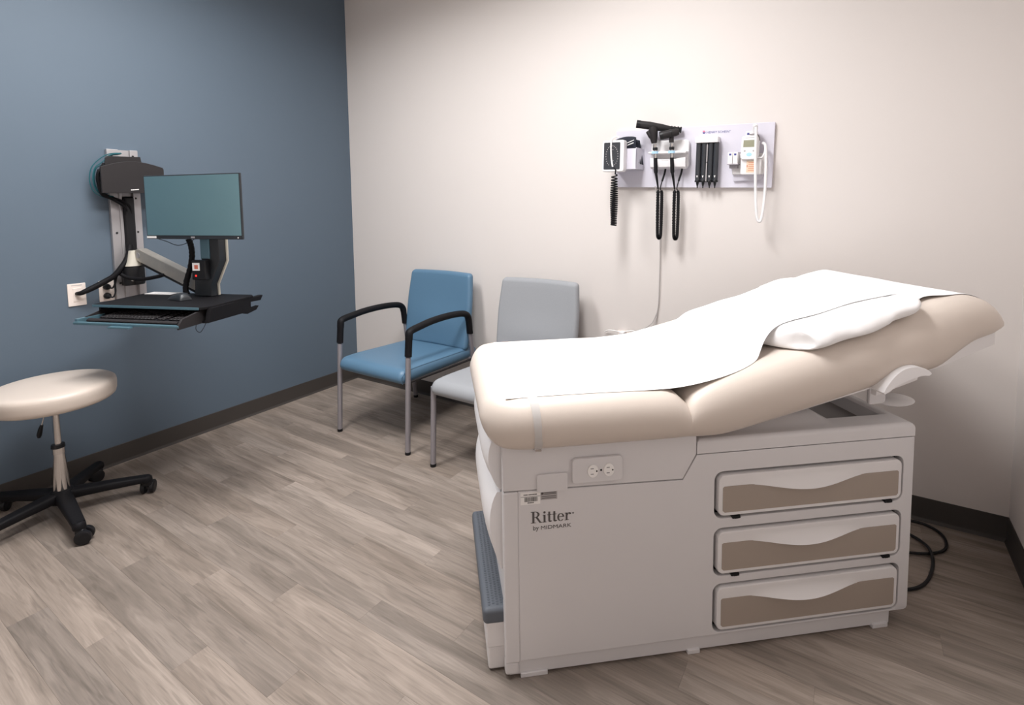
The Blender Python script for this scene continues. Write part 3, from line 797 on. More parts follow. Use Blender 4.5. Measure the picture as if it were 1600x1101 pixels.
bm = NB(); box(bm, .0005, .012, -1.551, -1.495, .888, 1.686, .001); wobj('back_channel', bm, 'aluminium')
bm = NB(); box(bm, .010, .052, -1.547, -1.499, 1.13, 1.44, .012, 3); wobj('cable_cover', bm, 'black_plastic')
# computer holder: two panels and the small computer between them
pan = [(-1.672, 1.456), (-1.383, 1.456), (-1.383, 1.585), (-1.388, 1.594)]+[(-1.388-.284*k/14, 1.594+.030*math.sin(PI*k/14)-.006*k/14) for k in range(1, 15)]+[(-1.672, 1.58)]
Mx = Matrix(((0, 1, 0, 0), (1, 0, 0, 0), (0, 0, 1, 0), (0, 0, 0, 1)))   # swap x and y
hd = None
bm = NB(); prism(bm, pan, .125, .137, bev=.003, M=Mx); bmesh.ops.recalc_face_normals(bm, faces=bm.faces)
hd = wobj('holder_panel', bm, 'charcoal_plastic')
bm = NB()
for k in range(8): box(bm, .1366, .1374, -1.545+k*.0046, -1.545+k*.0046+.0034, 1.470+.0012*k*.3, 1.4755+.0012*k*.3)
wobj('maker_mark', bm, 'label_white', hd)
pan2 = [(-1.632, 1.47), (-1.462, 1.47), (-1.455, 1.61), (-1.462, 1.652), (-1.612, 1.648), (-1.624, 1.634)]
bm = NB(); prism(bm, pan2, .052, .062, bev=.003, M=Mx); bmesh.ops.recalc_face_normals(bm, faces=bm.faces); wobj('holder_panel', bm, 'charcoal_plastic')
bm = NB(); box(bm, .03, .126, -1.60, -1.45, 1.458, 1.466, .002); wobj('holder_shelf', bm, 'charcoal_plastic')
# pivot block, black motor puck and swing arm
rings = []
for q in range(9):
    k = q/8; hy = .043-.027*k**.8; hx_ = .045-.020*k; z = 1.072+.080*k
    rings.append([(.075+hx_*se(math.cos(2*PI*j/20), .7), -1.535+hy*se(math.sin(2*PI*j/20), .7), z) for j in range(20)])
bm = NB(); loft(bm, rings); wobj('pivot_block', bm, 'beige_plastic')
bm = NB(); lathe(bm, [(.046, .972), (.05, .985), (.05, 1.055), (.047, 1.066), (.05, 1.072)], 28, M=T(.075, -1.535, 0)); box(bm, .02, .07, -1.575, -1.495, .965, 1.072, .004)
pk = wobj('pivot_hub', bm, 'black_plastic')
bm = NB(); lathe(bm, [(.008, 0), (.007, .004), (.002, .005)], 12, M=T(.12, -1.56, 1.0) @ RY(90)); wobj('cap', bm, 'chrome', pk)
A0, A1 = Vector((.125, -1.508, 1.128)), Vector((.600, -1.432, .985))
d = (A1-A0).normalized(); upv = Vector((0, 0, 1)); sd = d.cross(upv).normalized(); nv = sd.cross(d)
def armM(): 
    m = Matrix((d, -sd, nv)).transposed().to_4x4(); m.translation = A0; return m
LA = (A1-A0).length
bm = NB(); prism(bm, rrect(-.034, LA+.02, -.032, .034, .031, 6), -.024, .024, bev=.006, M=armM()); ar = wobj('swing_arm', bm, 'arm_alu')
bm = NB(); lathe(bm, [(.016, 0), (.016, .0015), (.012, .002)], 20, M=armM() @ T(0, -.0238, 0) @ RX(90)); wobj('joint_cap', bm, 'aluminium', ar)
bm = NB(); box(bm, .02, LA-.02, -.020, .020, -.046, -.030, .004, M=armM()); wobj('arm_underside', bm, 'black_plastic', ar)
# upright post
post = [(.300, .945), (.396, .945), (.394, 1.000), (.452, 1.118), (.452, 1.40), (.350, 1.40), (.350, 1.125), (.306, 1.035)]
bm = NB(); prism(bm, post, .235, .285, bev=.006, M=WM); po = wobj('post', bm, 'bezel')
edge = [(.396, .945), (.402, .945), (.401, .998), (.459, 1.116), (.459, 1.40), (.452, 1.40), (.452, 1.118), (.394, 1.000)]
bm = NB(); prism(bm, edge, .280, .290, M=WM); wobj('post_trim', bm, 'beige_plastic', po)
bm = NB(); box(bm, .353, .402, .229, .236, 1.13, 1.40, .002, M=WM); wobj('post_cover', bm, 'teal_edge', po)
bm = NB(); box(bm, .36, .44, .16, .236, 1.33, 1.43, .006, M=WM); wobj('monitor_mount', bm, 'black_plastic', po)
# work surface
top = [(-.03, .0), (.535, .0), (.565, .035), (.575, .30), (.55, .325), (-.05, .325)]
Mup = Matrix(((1, 0, 0, 0), (0, 0, 1, 0), (0, 1, 0, 0), (0, 0, 0, 1)))  # prism (x,z)->(x,y), extrude along z
bm = NB(); prism(bm, top, .928, .9415, bev=.003, M=WM @ Mup); bmesh.ops.recalc_face_normals(bm, faces=bm.faces); wk = wobj('work_surface', bm, 'soft_black')
bm = NB(); box(bm, -.03, .535, -.003, .0005, .929, .9405, .001, M=WM); wobj('edge_trim', bm, 'teal_edge', wk)
hous = NB(); box(hous, -.02, -.008, .02, .31, .872, .929, .002, M=WM); box(hous, -.02, .552, .30, .312, .872, .929, .002, M=WM); box(hous, -.02, .552, .02, .31, .866, .876, .002, M=WM)
wobj('tray_housing', hous, 'soft_black')
flange = [(.012, .870), (.235, .868), (.262, .858), (.325, .866), (.345, .884), (.285, .880), (.288, .912), (.36, .908), (.376, .928), (.376, .932), (.03, .934)]
Mfl = WM @ Matrix(((0, 1, 0, 0), (1, 0, 0, 0), (0, 0, 1, 0), (0, 0, 0, 1)))
bm = NB(); prism(bm, flange, .548, .572, bev=.003, M=Mfl); bmesh.ops.recalc_face_normals(bm, faces=bm.faces); wobj('side_flange', bm, 'soft_black')
# keyboard tray, slid out
kt = NB(); box(kt, -.005, .522, -.092, .20, .868, .876, .002, M=WM); ktr = wobj('keyboard_tray', kt, 'soft_black')
fr = [(-.022, -.108), (.536, -.108), (.536, .18), (.514, .18), (.514, -.092), (.0, -.092), (.0, .18), (-.022, .18)]
bm = NB()
box(bm, -.014, .528, -.108, -.090, .872, .884, .003, M=WM)
box(bm, -.014, .004, -.100, .03, .874, .896, .003, M=WM); wobj('tray_rim', bm, 'teal_edge', ktr)
bm = NB(); prism(bm, [(-.105, .866), (.19, .866), (.19, .925), (.02, .925), (-.085, .908), (-.105, .886)], .518, .530, bev=.002, M=Mfl); bmesh.ops.recalc_face_normals(bm, faces=bm.faces); wobj('tray_side', bm, 'charcoal_plastic', ktr)
bm = NB(); prism(bm, [(-.085, .874), (.19, .866), (.19, .915), (.02, .915), (-.06, .898)], -.006, .002, bev=.002, M=Mfl); bmesh.ops.recalc_face_normals(bm, faces=bm.faces); wobj('tray_side', bm, 'charcoal_plastic', ktr)
bm = NB(); tube(bm, [WM @ Vector(p) for p in ((.02, -.062, .884), (.49, -.062, .884))], .013, 12, ry=.008); wobj('palm_rest', bm, 'charcoal_plastic', ktr)
bm = NB(); box(bm, .19, .30, -.128, -.106, .866, .874, .002, M=WM); wobj('tray_pull', bm, 'teal_edge', ktr)

# monitor ----------------------------------------------------------
ML = Vector((.716, -1.527, 1.23)); MM = T(*ML) @ RZ(18.2)
mo = thing('monitor', 'dark flat computer monitor with teal-reflecting screen on the wall arm', 'monitor', ML, R(18.2))
HWm = .277
bm = NB(); box(bm, -HWm, HWm, 0, .011, 0, .302, .003); bo = obj('housing', bm, 'bezel', mo)
bm = NB(); box(bm, -HWm+.006, HWm-.006, -.0012, .001, .018, .297); obj('screen', bm, 'screen', mo)
bm = NB(); box(bm, -.16, .16, .009, .05, .06, .24, .012, 3); obj('rear_cover', bm, 'bezel', mo)
bm = NB(); box(bm, -HWm+.002, -HWm+.058, -.0016, -.0004, .004, .014); obj('asset_label', bm, 'label_white', mo)
bm = NB(); box(bm, -.014, .008, -.0016, -.0004, .005, .013, .0003); obj('maker_badge', bm, 'aluminium', mo)
bm = NB(); lathe(bm, [(.003, 0), (.003, .001)], 8, M=T(HWm-.025, -.0004, .008) @ RX(90)); obj('power_led', bm, 'label_white', mo)
# cable sleeve from the monitor to the tray, and the thin wire
SL = WM @ Vector((.28, .2, .945))
bm = NB(); P = catmull([WM @ Vector(p) for p in ((.276, .245, 1.225), (.284, .25, 1.19), (.286, .25, 1.140), (.272, .25, 1.08), (.246, .25, 1.015), (.238, .25, .97), (.242, .255, .948))], 6)
tube(bm, P, [.013+.0012*math.sin(9*i) for i in range(len(P))], 12)
tag(obj('cable_sleeve', bm, 'soft_black', loc=SL), 'thick black cable sleeve hanging below the centre of the monitor', 'cable', 'black cable sleeves')
bm = NB(); P = catmull([MM @ Vector(p) for p in ((-.268, .02, .008), (-.20, .03, -.012), (-.13, .03, -.032), (-.07, .03, -.020), (-.015, .03, .004))], 6); tube(bm, P, .0016, 6)
tag(obj('monitor_wire', bm, 'black_plastic', loc=MM @ Vector((-.13, .03, 0))), 'thin black wire sagging under the left half of the monitor', 'wire')
# badge reader
bl = WM @ Vector((.352, .22, 1.03))
br_ = thing('badge_reader', 'small black card reader box with white sticker on the monitor post', 'card reader', bl, R(22))
bm = NB(); box(bm, -.03, .047, -.018, .014, 0, .095, .005); obj('body', bm, 'black_plastic', br_)
bm = NB(); box(bm, -.023, .017, -.0188, -.0178, .045, .082); sk_ = obj('sticker', bm, 'label_white', br_)
bm = NB(); box(bm, -.012, .008, -.0192, -.0187, .053, .072); obj('sticker_print', bm, 'orange_print', sk_)
bm = NB(); box(bm, -.010, -.001, -.0192, -.0178, .016, .024, .001); obj('indicator', bm, 'red_led', br_)
# keyboard
kl = WM @ Vector((.255, .03, .8765))
kb = thing('keyboard', 'black computer keyboard lying in the slide-out tray', 'keyboard', kl, R(22))
bm = NB(); prism(bm, [(-.075, 0), (.065, 0), (.065, .022), (-.075, .009)], -.215, .215, bev=.002, M=Matrix(((0, 1, 0, 0), (1, 0, 0, 0), (0, 0, 1, 0), (0, 0, 0, 1)))); bmesh.ops.recalc_face_normals(bm, faces=bm.faces); obj('case', bm, 'black_plastic', kb)
bm = NB()
for j in range(6):
    y = -.066+j*.0212; z = .0098+(y+.075)/.14*.013; x = -.207
    while x < .2:
        wd = .0165 if not (j == 0 and -.13 < x < -.02) else .09
        if not (.075 < x < .088 or .135 < x < .146): box(bm, x, x+wd, y, y+.0175, z, z+.007, .0018, 1)
        x += wd+.0027
k_ = obj('keys', bm, 'charcoal_plastic', kb); k_['kind'] = 'stuff'
# mouse
ml = WM @ Vector((.295, .155, .9418))
mu = thing('computer_mouse', 'black computer mouse resting on the work surface', 'mouse', ml, R(0))
def msh(a, b, side):
    e = max(0, (1-abs(a)**3)*(1-abs(b)**3))**.5
    return (.055*a, .030*b*(1-.12*a), .002+(.034*e*(1+.2*a) if side == 0 else 0)*(.9+.1*a))
bm = NB(); slab(bm, msh, 18, 14); obj('shell', bm, 'bezel', mu, ang=80)
bm = NB(); lathe(bm, [(.007, -.004), (.009, -.002), (.009, .002), (.007, .004)], 14, M=T(-.026, 0, .022) @ RX(90)); obj('wheel', bm, 'aluminium', mu)
bm = NB(); slab(bm, lambda a, b, s: (-.03+.022*a, .0+.024*b, .021+.006*max(0, (1-abs(a)**2)*(1-abs(b)**2))**.5*(1 if s == 0 else -1)), 10, 10); obj('buttons', bm, 'charcoal_plastic', mu)
# paper notes lying at the back left of the work surface
bm = NB(); box(bm, -.02, .16, .262, .319, .9418, .945, .0008, M=WM)
tag(obj('note_pad', bm, 'label_white', loc=WM @ Vector((.07, .26, .9418))), 'flat white sheet lying at the back of the work surface', 'paper')
# cables of the computer holder
bm = NB()
for k, (dx, dr) in enumerate(((0, 0), (.008, .012), (-.006, .022))):
    P = catmull([(.045+dx, -1.545, 1.668-dr*.2), (.05+dx, -1.600, 1.660-dr*.5), (.05+dx, -1.645+dr, 1.630-dr), (.05+dx, -1.680+dr, 1.585), (.05+dx, -1.692+dr, 1.525), (.05+dx, -1.680+dr, 1.470), (.06+dx, -1.645+dr*.5, 1.438+dr*.5), (.07, -1.60, 1.440)], 6)
    tube(bm, P, .0026, 7)
tag(obj('network_cable', bm, 'teal_cable', loc=(.05, -1.66, 1.55)), 'coiled teal network cable looping beside the computer holder', 'cable')
bm = NB()
for k, P in enumerate(([(.07, -1.655, 1.575), (.08, -1.668, 1.54), (.08, -1.664, 1.49), (.08, -1.652, 1.448), (.07, -1.61, 1.428), (.06, -1.56, 1.395), (.045, -1.535, 1.36), (.045, -1.53, 1.30)],
                       [(.09, -1.64, 1.60), (.10, -1.672, 1.55), (.095, -1.660, 1.48), (.08, -1.635, 1.440), (.07, -1.58, 1.425), (.06, -1.535, 1.40), (.05, -1.520, 1.37), (.045, -1.515, 1.32)],
                       [(.06, -1.63, 1.61), (.07, -1.650, 1.57), (.07, -1.648, 1.50), (.065, -1.64, 1.455), (.055, -1.59, 1.43), (.05, -1.55, 1.40), (.045, -1.545, 1.34)])):
    tube(bm, catmull(P, 6), (.007, .005, .006)[k], 8)
tag(obj('cable_bundle', bm, 'soft_black', loc=(.07, -1.6, 1.45)), 'bundle of black cables sweeping under the computer holder', 'cable')
t = thing('mini_computer', 'small black computer held behind the holder panel near the blue wall', 'computer', (.09, -1.53, 1.467))
bm = NB(); box(bm, -.024, .034, -.11, .11, 0, .125, .006); obj('case', bm, 'black_plastic', t)
bm = NB()
for k in range(8): box(bm, -.018, .028, -.1115, -.1095, .02+k*.012, .026+k*.012)
obj('vents', bm, 'charcoal_plastic', t)
# wall plates
def wall_plate(name, label, y0, y1, z0, z1, parts):
    t = thing(name, label, 'wall outlet', (0, (y0+y1)/2, (z0+z1)/2))
    hy, hz = (y1-y0)/2, (z1-z0)/2
    bm = NB(); box(bm, .0003, .007, -hy, hy, -hz, hz, .003, 2); obj('faceplate', bm, 'outlet_white', t)
    parts(t, hy, hz); return t
def p1(t, hy, hz):
    bm = NB(); box(bm, .006, .010, -.017, .017, -.034, .034, .0015); obj('insert', bm, 'outlet_white', t)
    bm = NB(); box(bm, .0069, .0073, -.022, .022, .046, .049); obj('imprint', bm, 'label_grey', t)
wall_plate('wall_data_plate', 'white wall plate with a black cable sleeve entering its centre', -1.803, -1.727, .887, 1.001, p1)
def p2(t, hy, hz):
    bm = NB(); box(bm, .006, .010, -.02, .02, -.045, .045, .002); ins = obj('receptacle', bm, 'outlet_white', t)
wall_plate('wall_outlet', 'beige wall outlet with two black plugs beside the mounting rail', -1.672, -1.604, .89, 1.0, p2)
for k, z in enumerate((.968, .92)):
    bm = NB(); lathe(bm, [(.014, 0), (.017, .006), (.015, .022), (.007, .030)], 14, M=T(.0105, -1.642, z) @ RY(90))
    P = catmull([(.038, -1.642, z), (.052, -1.628, z-.006), (.05, -1.615, z+.02), (.045, -1.612, z+.06), (.05, -1.60, 1.035)], 5); tube(bm, P, .004, 7)
    tag(obj('power_plug', bm, 'black_plastic', loc=(.0105, -1.642, z)), ('upper', 'lower')[k]+' black power plug in the beige wall outlet', 'plug', 'plugs in the wall outlet')
bm = NB(); P = catmull([(.0105, -1.768, .950), (.04, -1.755, .955), (.05, -1.70, .98), (.06, -1.655, 1.005), (.07, -1.625, 1.025), (.075, -1.595, 1.06), (.07, -1.565, 1.10), (.06, -1.545, 1.14), (.05, -1.535, 1.18)], 6)
tube(bm, P, [min(.0145, .0085+.0006*i) for i in range(len(P))], 12)
tag(obj('cable_sleeve', bm, 'soft_black', loc=(.02, -1.70, .97)), 'black cable sleeve sweeping from the white wall plate up to the rails', 'cable', 'black cable sleeves')
bm = NB(); P = catmull([(.06, -1.60, 1.04), (.10, -1.575, 1.015), (.17, -1.54, 1.005), (.27, -1.51, 1.02), (.33, -1.492, 1.035)], 6); tube(bm, P, .010, 10)
tag(obj('cable_sleeve', bm, 'soft_black', loc=(.15, -1.54, 1.0)), 'black cable sleeve running under the silver swing arm', 'cable', 'black cable sleeves')
bm = NB(); P = catmull([WM @ Vector(p) for p in ((.50, .02, .866), (.505, .01, .840), (.52, .015, .826), (.535, .02, .845), (.545, .025, .868))], 5); tube(bm, P, .0014, 6)
tag(obj('keyboard_wire', bm, 'black_plastic', loc=WM @ Vector((.52, .015, .85))), 'thin black wire drooping below the right end of the tray', 'wire')

# ------------------------------------------------------------------ diagnostic board on the back wall
BT = R(1.65)
BM = T(2.195, 0, 1.456) @ Matrix.Rotation(BT, 4, 'Y')       # x along the board, z up, -y out of the wall
def bthing(name, label, cat, x, y, z, group=None):
    o = thing(name, label, cat, group=group); o.location = BM @ Vector((x, -y, z)); o.rotation_euler = (0, BT, 0); return o
def bobj(name, bm, m, par, o, ang=40):
    """mesh given in board coordinates, o = the thing's board position"""
    bmesh.ops.translate(bm, vec=Vector((-o[0], o[1], -o[2])), verts=bm.verts); return obj(name, bm, m, par, ang)
bd = bthing('diagnostic_board', 'pale lilac wall board carrying medical instruments', 'wall board', .38, 0, .15); o_ = (.38, 0, .15)
bm = NB(); prism(bm, rrect(-.008, .772, 0, .304, .004, 2), -.020, -.0005, bev=.002); bobj('panel', bm, 'board_lilac', bd, o_)
bm = text_bm('HENRY SCHEIN', .0158, T(.466, -.0206, .2655) @ TXT @ Matrix.Diagonal((.98, 1, 1, 1))); merge(bm, text_bm('®', .006, T(.574, -.0206, .273) @ TXT)); bobj('lettering', bm, 'logo_blue', bd, o_)
bm = NB(); prism(bm, [(.446, .279), (.450, .281), (.4565, .281), (.4595, .277), (.455, .272), (.449, .275)], -.0208, -.0200); bobj('logo_mark', bm, 'logo_pink', bd, o_)
bm = NB(); prism(bm, [(.447, .270), (.449, .2745), (.455, .2715), (.4597, .2765), (.461, .270), (.456, .265), (.450, .266)], -.0208, -.0200); bobj('logo_mark', bm, 'logo_blue', bd, o_)
# aneroid gauge with basket
o_ = (.07, .02, .09); g = bthing('blood_pressure_gauge', 'square white blood pressure gauge with black dial and side basket', 'gauge', *o_)
bm = NB(); prism(bm, rrect(-.022, .098, .078, .240, .012), -.172, -.125, bev=.008); ga = bobj('gauge_case', bm, 'bright_white', g, o_)
bm = NB(); prism(bm, rrect(-.011, .078, .090, .228, .004, 2), -.1735, -.170); di = bobj('dial', bm, 'dial_black', g, o_)
bm = NB()
for k in range(22):
    a = R(-60+300*k/21+0); cx, cz = .034+.033*math.cos(a), .159+.052*math.sin(a)
    box(bm, -.0018, .0018, -.0003, .0003, -.0022, .0022, M=T(cx, -.1738, cz) @ RY(-math.degrees(a)))
for z, hw in ((.19, .006), (.135, .008), (.128, .006)): box(bm, .036-hw, .036+hw, -.1741, -.1735, z, z+.002)
bobj('dial_marks', bm, 'label_grey', di, o_)
bm = NB(); tube(bm, catmull([(.060, -.150, .256), (.048, -.158, .258), (.036, -.168, .250), (.030, -.176, .236), (.030, -.177, .19), (.034, -.177, .14), (.041, -.176, .103)], 5), .0045, 8); bobj('tube_clip', bm, 'bright_white', g, o_)
bm = NB()   # open basket
box(bm, -.004, .150, -.128, -.122, .095, .198, .002); box(bm, .144, .150, -.128, -.020, .095, .202, .002); box(bm, -.004, .002, -.128, -.020, .095, .202, .002); box(bm, -.004, .150, -.128, -.020, .092, .098, .002); box(bm, -.004, .152, -.026, -.020, .092, .205, .002)
bobj('basket', bm, 'board_lilac', g, o_)
bm = NB(); P = [Vector((.050, -.172, .098)), Vector((.058, -.176, .085)), Vector((.056, -.176, .066))]
hx_ = []
N = 24*14
for i in range(N+1):
    k = i/N; turns = 24; a = 2*PI*turns*k
    z = .062-.262*k**.82; rr = .0135+.004*math.sin(PI*min(1, k*1.2))
    hx_.append(Vector((.050+.004*k+rr*math.cos(a), -.172+rr*math.sin(a), z)))
tube(bm, P+hx_, .0036, 6)
bobj('coiled_hose', bm, 'soft_black', g, o_, 80)
o_ = (.08, .075, .205); cf = bthing('blood_pressure_cuff', 'folded navy blood pressure cuff stuffed into the gauge basket', 'cuff', *o_)
bm = NB()
for k in range(4):
    y = -.105+k*.02
    def cu(a, b, s, y=y, k=k): 
        e = max(0, (1-abs(a)**6)*(1-abs(b)**6))**.4
        return (.078+.058*a-.012*b*(k > 0)+.004*k, y+.010*math.sin(3*a+k)+(.007*e if s else -.007*e), .196+.064*b-.010*a*a+.006*math.sin(2*a+k))
    slab(bm, cu, 12, 10)
bobj('cuff_fold', bm, 'cuff_navy', cf, o_, 80)
bm = NB(); prism(bm, [(.082, .222), (.130, .240), (.130, .243), (.082, .225)], -.1185, -.117); 
for k in range(6): box(bm, .094+k*.0058, .0985+k*.0058, -.1185, -.117, .214+k*.0021, .2185+k*.0021)
bobj('cuff_print', bm, 'label_white', cf, o_)
# cradle for two handles
o_ = (.29, .02, .10); cr_ = bthing('instrument_cradle', 'white curved cradle holding the two instrument handles', 'holder', *o_)
bm = NB(); prism(bm, rrect(.198, .392, .092, .240, .022), -.05, -.019, bev=.008); bobj('cradle_back', bm, 'bright_white', cr_, o_)
cs_ = []
for k in range(13):
    q = k/12; x = .206+.178*q
    d_ = .092-.012*abs(2*q-1)**3
    cs_.append([(x, -.04, .100), (x, -.06, .094), (x, -d_+.006, .103), (x, -d_, .125), (x, -d_-.002, .150-.012*math.sin(PI*q)), (x, -d_+.012, .152-.012*math.sin(PI*q)), (x, -.06, .145), (x, -.04, .15)])
bm = NB(); loft(bm, cs_); bobj('cradle_front', bm, 'bright_white', cr_, o_)
bm = NB(); box(bm, .200, .392, -.100, -.045, .168, .180, .005, 3); bobj('cradle_shelf', bm, 'bright_white', cr_, o_)
bm = NB(); box(bm, .27, .305, -.0935, -.0925, .1335, .1345); bobj('imprint', bm, 'label_grey', cr_, o_)
for hxx in (.236, .320):
    bm = NB(); lathe(bm, [(.019, 0), (.019, .012), (.0125, .012), (.0125, 0)], 18, M=T(hxx, -.092, .169)); bobj('socket_ring', bm, 'cap_clear_blue', cr_, o_)
# instruments
def handle(t, o_, x, lean):
    y = -.092
    bm = NB(); lathe(bm, [(.0115, .185), (.0115, .198), (.0095, .199)], 16, M=T(x-.003, y, 0)); lathe(bm, [(.0085, .198), (.0085, .218), (.007, .219)], 16, M=T(x-.004, y, 0)); lathe(bm, [(.0085, .145), (.0095, .17), (.0100, .186)], 16, M=T(x, y, 0)); bobj('metal_neck', bm, 'chrome', t, o_)
    bm = NB(); lathe(bm, [(.0120, .186), (.0125, .190), (.0125, .198), (.0115, .201)], 16, M=T(x-.002, y, 0)); bobj('switch_ring', bm, 'black_plastic', t, o_)
    bm = NB(); tube(bm, [(x+.001, y, .147), (x+.004, y, .10), (x+.006, y, .075), (x+.007, y, .070), (x+.013, y+.004, .03), (x+.018, y+.008, -.008)], [.0098, .0098, .0098, .007, .0055, .004], 12); bobj('grip', bm, 'soft_black', t, o_)
    # cord: hangs down in a loop and comes back to the cradle
    bm = NB(); P = catmull([(x+.018, y+.008, -.006), (x+.018, y+.010, -.10), (x+.020, y+.012, -.20), (x+.022, y+.014, -.250), (x+.029, y+.016, -.262), (x+.036, y+.018, -.248), (x+.037, y+.018, -.18), (x+.036, y+.018, -.10), (x+.034, y+.018, -.03), (x+.026, y+.020, -.006), (x+.030, y+.030, .03), (x+.037, y+.044, .07), (x+.040, y+.048, .094)], 14)
    rads = []; acc = 0
    for i, p in enumerate(P):
        inl = p.z < -.018
        rads.append((.0082+.0014*(1 if i % 2 else -1)) if inl else (.0026 if p.z < .03 else .0048))
    tube(bm, P, rads, 8); bobj('coiled_cord', bm, 'soft_black', t, o_, 80)
o_ = (.236, .092, .17); t = bthing('ophthalmoscope', 'black instrument with long tube head hanging in the cradle', 'instrument', *o_, group='handheld diagnostic instruments')
handle(t, o_, .236, 0)
bm = NB()
tube(bm, [(.150, -.116, .320), (.20, -.099, .312), (.26, -.077, .300), (.300, -.062, .293)], [.0195, .0205, .0190, .0140], 16)
tube(bm, [(.228, -.094, .222), (.226, -.097, .25), (.224, -.102, .285), (.222, -.104, .305)], [.0135, .0195, .0225, .0200], 14)
tube(bm, [(.195, -.105, .283), (.212, -.101, .262), (.226, -.097, .240)], [.010, .015, .012], 12)
bobj('head', bm, 'charcoal_plastic', t, o_, 70)
bm = NB(); tube(bm, [(.141, -.119, .3215), (.158, -.1133, .319)], .0205, 18); bobj('eyepiece', bm, 'black_plastic', t, o_)
bm = NB(); tube(bm, [(.296, -.0635, .2935), (.326, -.0525, .290), (.345, -.046, .288)], [.0145, .0135, .012], 14)
for q in (.300, .314, .330, .343): tube(bm, [(q, -.062+(q-.300)*-(-.36), .2930-(q-.3)*.11), (q+.006, -.0598+(q-.300)*.36, .2923-(q-.3)*.11)], .0162, 14)
bobj('focus_rings', bm, 'black_plastic', t, o_)
o_ = (.320, .092, .17); t = bthing('otoscope', 'black instrument with short round head hanging in the cradle', 'instrument', *o_, group='handheld diagnostic instruments')
handle(t, o_, .320, 0)
bm = NB(); tube(bm, [(.316, -.094, .222), (.316, -.096, .250)], [.0115, .0115], 14); tube(bm, [(.272, -.118, .256), (.284, -.114, .259), (.310, -.104, .266), (.338, -.094, .272), (.350, -.090, .274)], [.0195, .021, .020, .0185, .014], 16); bobj('head', bm, 'charcoal_plastic', t, o_, 70)
bm = NB(); tube(bm, [(.264, -.121, .254), (.278, -.116, .2575)], [.020, .022], 18); tube(bm, [(.312, -.1035, .2665), (.318, -.1015, .2682)], .0218, 18); bobj('lens_ring', bm, 'black_plastic', t, o_)
# specula dispenser
o_ = (.48, .02, .22); t = bthing('specula_dispenser', 'white-topped dispenser with four black tubes of ear tips', 'dispenser', *o_)
bm = NB(); box(bm, .425, .533, -.072, -.0195, .217, .246, .004); bobj('top_block', bm, 'bright_white', t, o_)
bm = NB(); box(bm, .434, .526, -.034, -.0195, .04, .22, .002); bobj('backplate', bm, 'silver_paint', t, o_)
for k, x in enumerate((.4405, .4675, .498, .5235)):
    bm = NB(); lathe(bm, [(.0118, .035), (.0122, .04), (.0122, .219)], 18, M=T(x, -.052, 0)); tu = bobj('tube', bm, 'dial_black', t, o_)
    bm = NB(); prism(bm, [(x-.004, .058), (x, .047), (x+.004, .058)], -.0652, -.0636); bobj('arrow', bm, 'label_white', tu, o_)
    bm = NB(); lathe(bm, [(.0135, .026), (.0138, .032), (.012, .036)], 16, M=T(x, -.052, 0)); lathe(bm, [(.0025, -.004), (.0028, .004), (.0065, .018), (.0075, .027)], 14, M=T(x, -.052, 0)); bobj('ear_tip', bm, 'black_plastic', tu, o_)
bm = NB(); box(bm, .4795, .4855, -.062, -.045, .03, .21, .001); dv = bobj('divider', bm, 'aluminium', t, o_)
bm = NB(); box(bm, .479, .4865, -.0635, -.06, .121, .124); bobj('catch', bm, 'dial_black', dv, o_)
# thermometer
o_ = (.69, .02, .10); t = bthing('digital_thermometer', 'white digital thermometer with grey display in its wall dock', 'thermometer', *o_)
bm = NB(); prism(bm, [(.600, .062), (.735, .062), (.742, .10), (.742, .16), (.62, .16), (.598, .10)], -.052, -.0195, bev=.006); bobj('wall_dock', bm, 'plastic_white', t, o_)
bm = NB(); prism(bm, [(.605, .030), (.728, .036), (.733, .066), (.602, .066)], -.034, -.0195, bev=.003); bobj('dock_base', bm, 'board_lilac', t, o_)
bm = NB(); prism(bm, rrect(.641, .731, .060, .135, .008), -.082, -.045, bev=.005); lb_ = bobj('cover_well', bm, 'plastic_white', t, o_)
bm = NB(); box(bm, .668, .708, -.0828, -.0818, .070, .125); sk_ = bobj('instruction_sticker', bm, 'sticker_tan', lb_, o_)
bm = NB(); 
for k in range(5): box(bm, .676, .703, -.0832, -.0827, .078+k*.009, .0805+k*.009)
box(bm, .6695, .6725, -.0832, -.0827, .094, .104); bobj('sticker_print', bm, 'orange_print', sk_, o_)
Mt = T(.679, -.086, .128) @ RX(-8) @ T(-.679, .086, -.128)
bm = NB(); prism(bm, rrect(.641, .717, .128, .240, .012), -.100, -.062, bev=.007, M=Mt); bo_ = bobj('handset', bm, 'bright_white', t, o_)
bm = NB(); box(bm, .651, .704, -.1012, -.0995, .185, .218, .0005, M=Mt); bobj('display', bm, 'lcd', bo_, o_)
bm = NB(); box(bm, .657, .700, -.1008, -.0998, .228, .2305, M=Mt); bobj('imprint', bm, 'label_grey', bo_, o_)
bm = NB(); lathe(bm, [(.011, 0), (.011, .0012), (.009, .002)], 20, M=Mt @ T(.679, -.0995, .150) @ RX(90) @ Matrix.Diagonal((1.1, .85, 1, 1))); bobj('button', bm, 'button_blue', bo_, o_)
for x in (.659, .697):
    bm = NB(); lathe(bm, [(.0045, 0), (.0045, .001)], 12, M=Mt @ T(x, -.0995, .167) @ RX(90)); bobj('button', bm, 'label_grey', bo_, o_)
bm = NB(); lathe(bm, [(.004, 0), (.004, .002)], 10, M=T(.700, -.0335, .052) @ RX(90)); bobj('screw', bm, 'tray_grey', t, o_)
bm = NB(); box(bm, .655, .705, -.072, -.030, .236, .262, .004); tube(bm, [(.690, -.06, .245), (.695, -.07, .272), (.698, -.085, .283), (.702, -.092, .278)], [.012, .012, .011, .008], 12); pr_ = bobj('probe', bm, 'bright_white', t, o_)
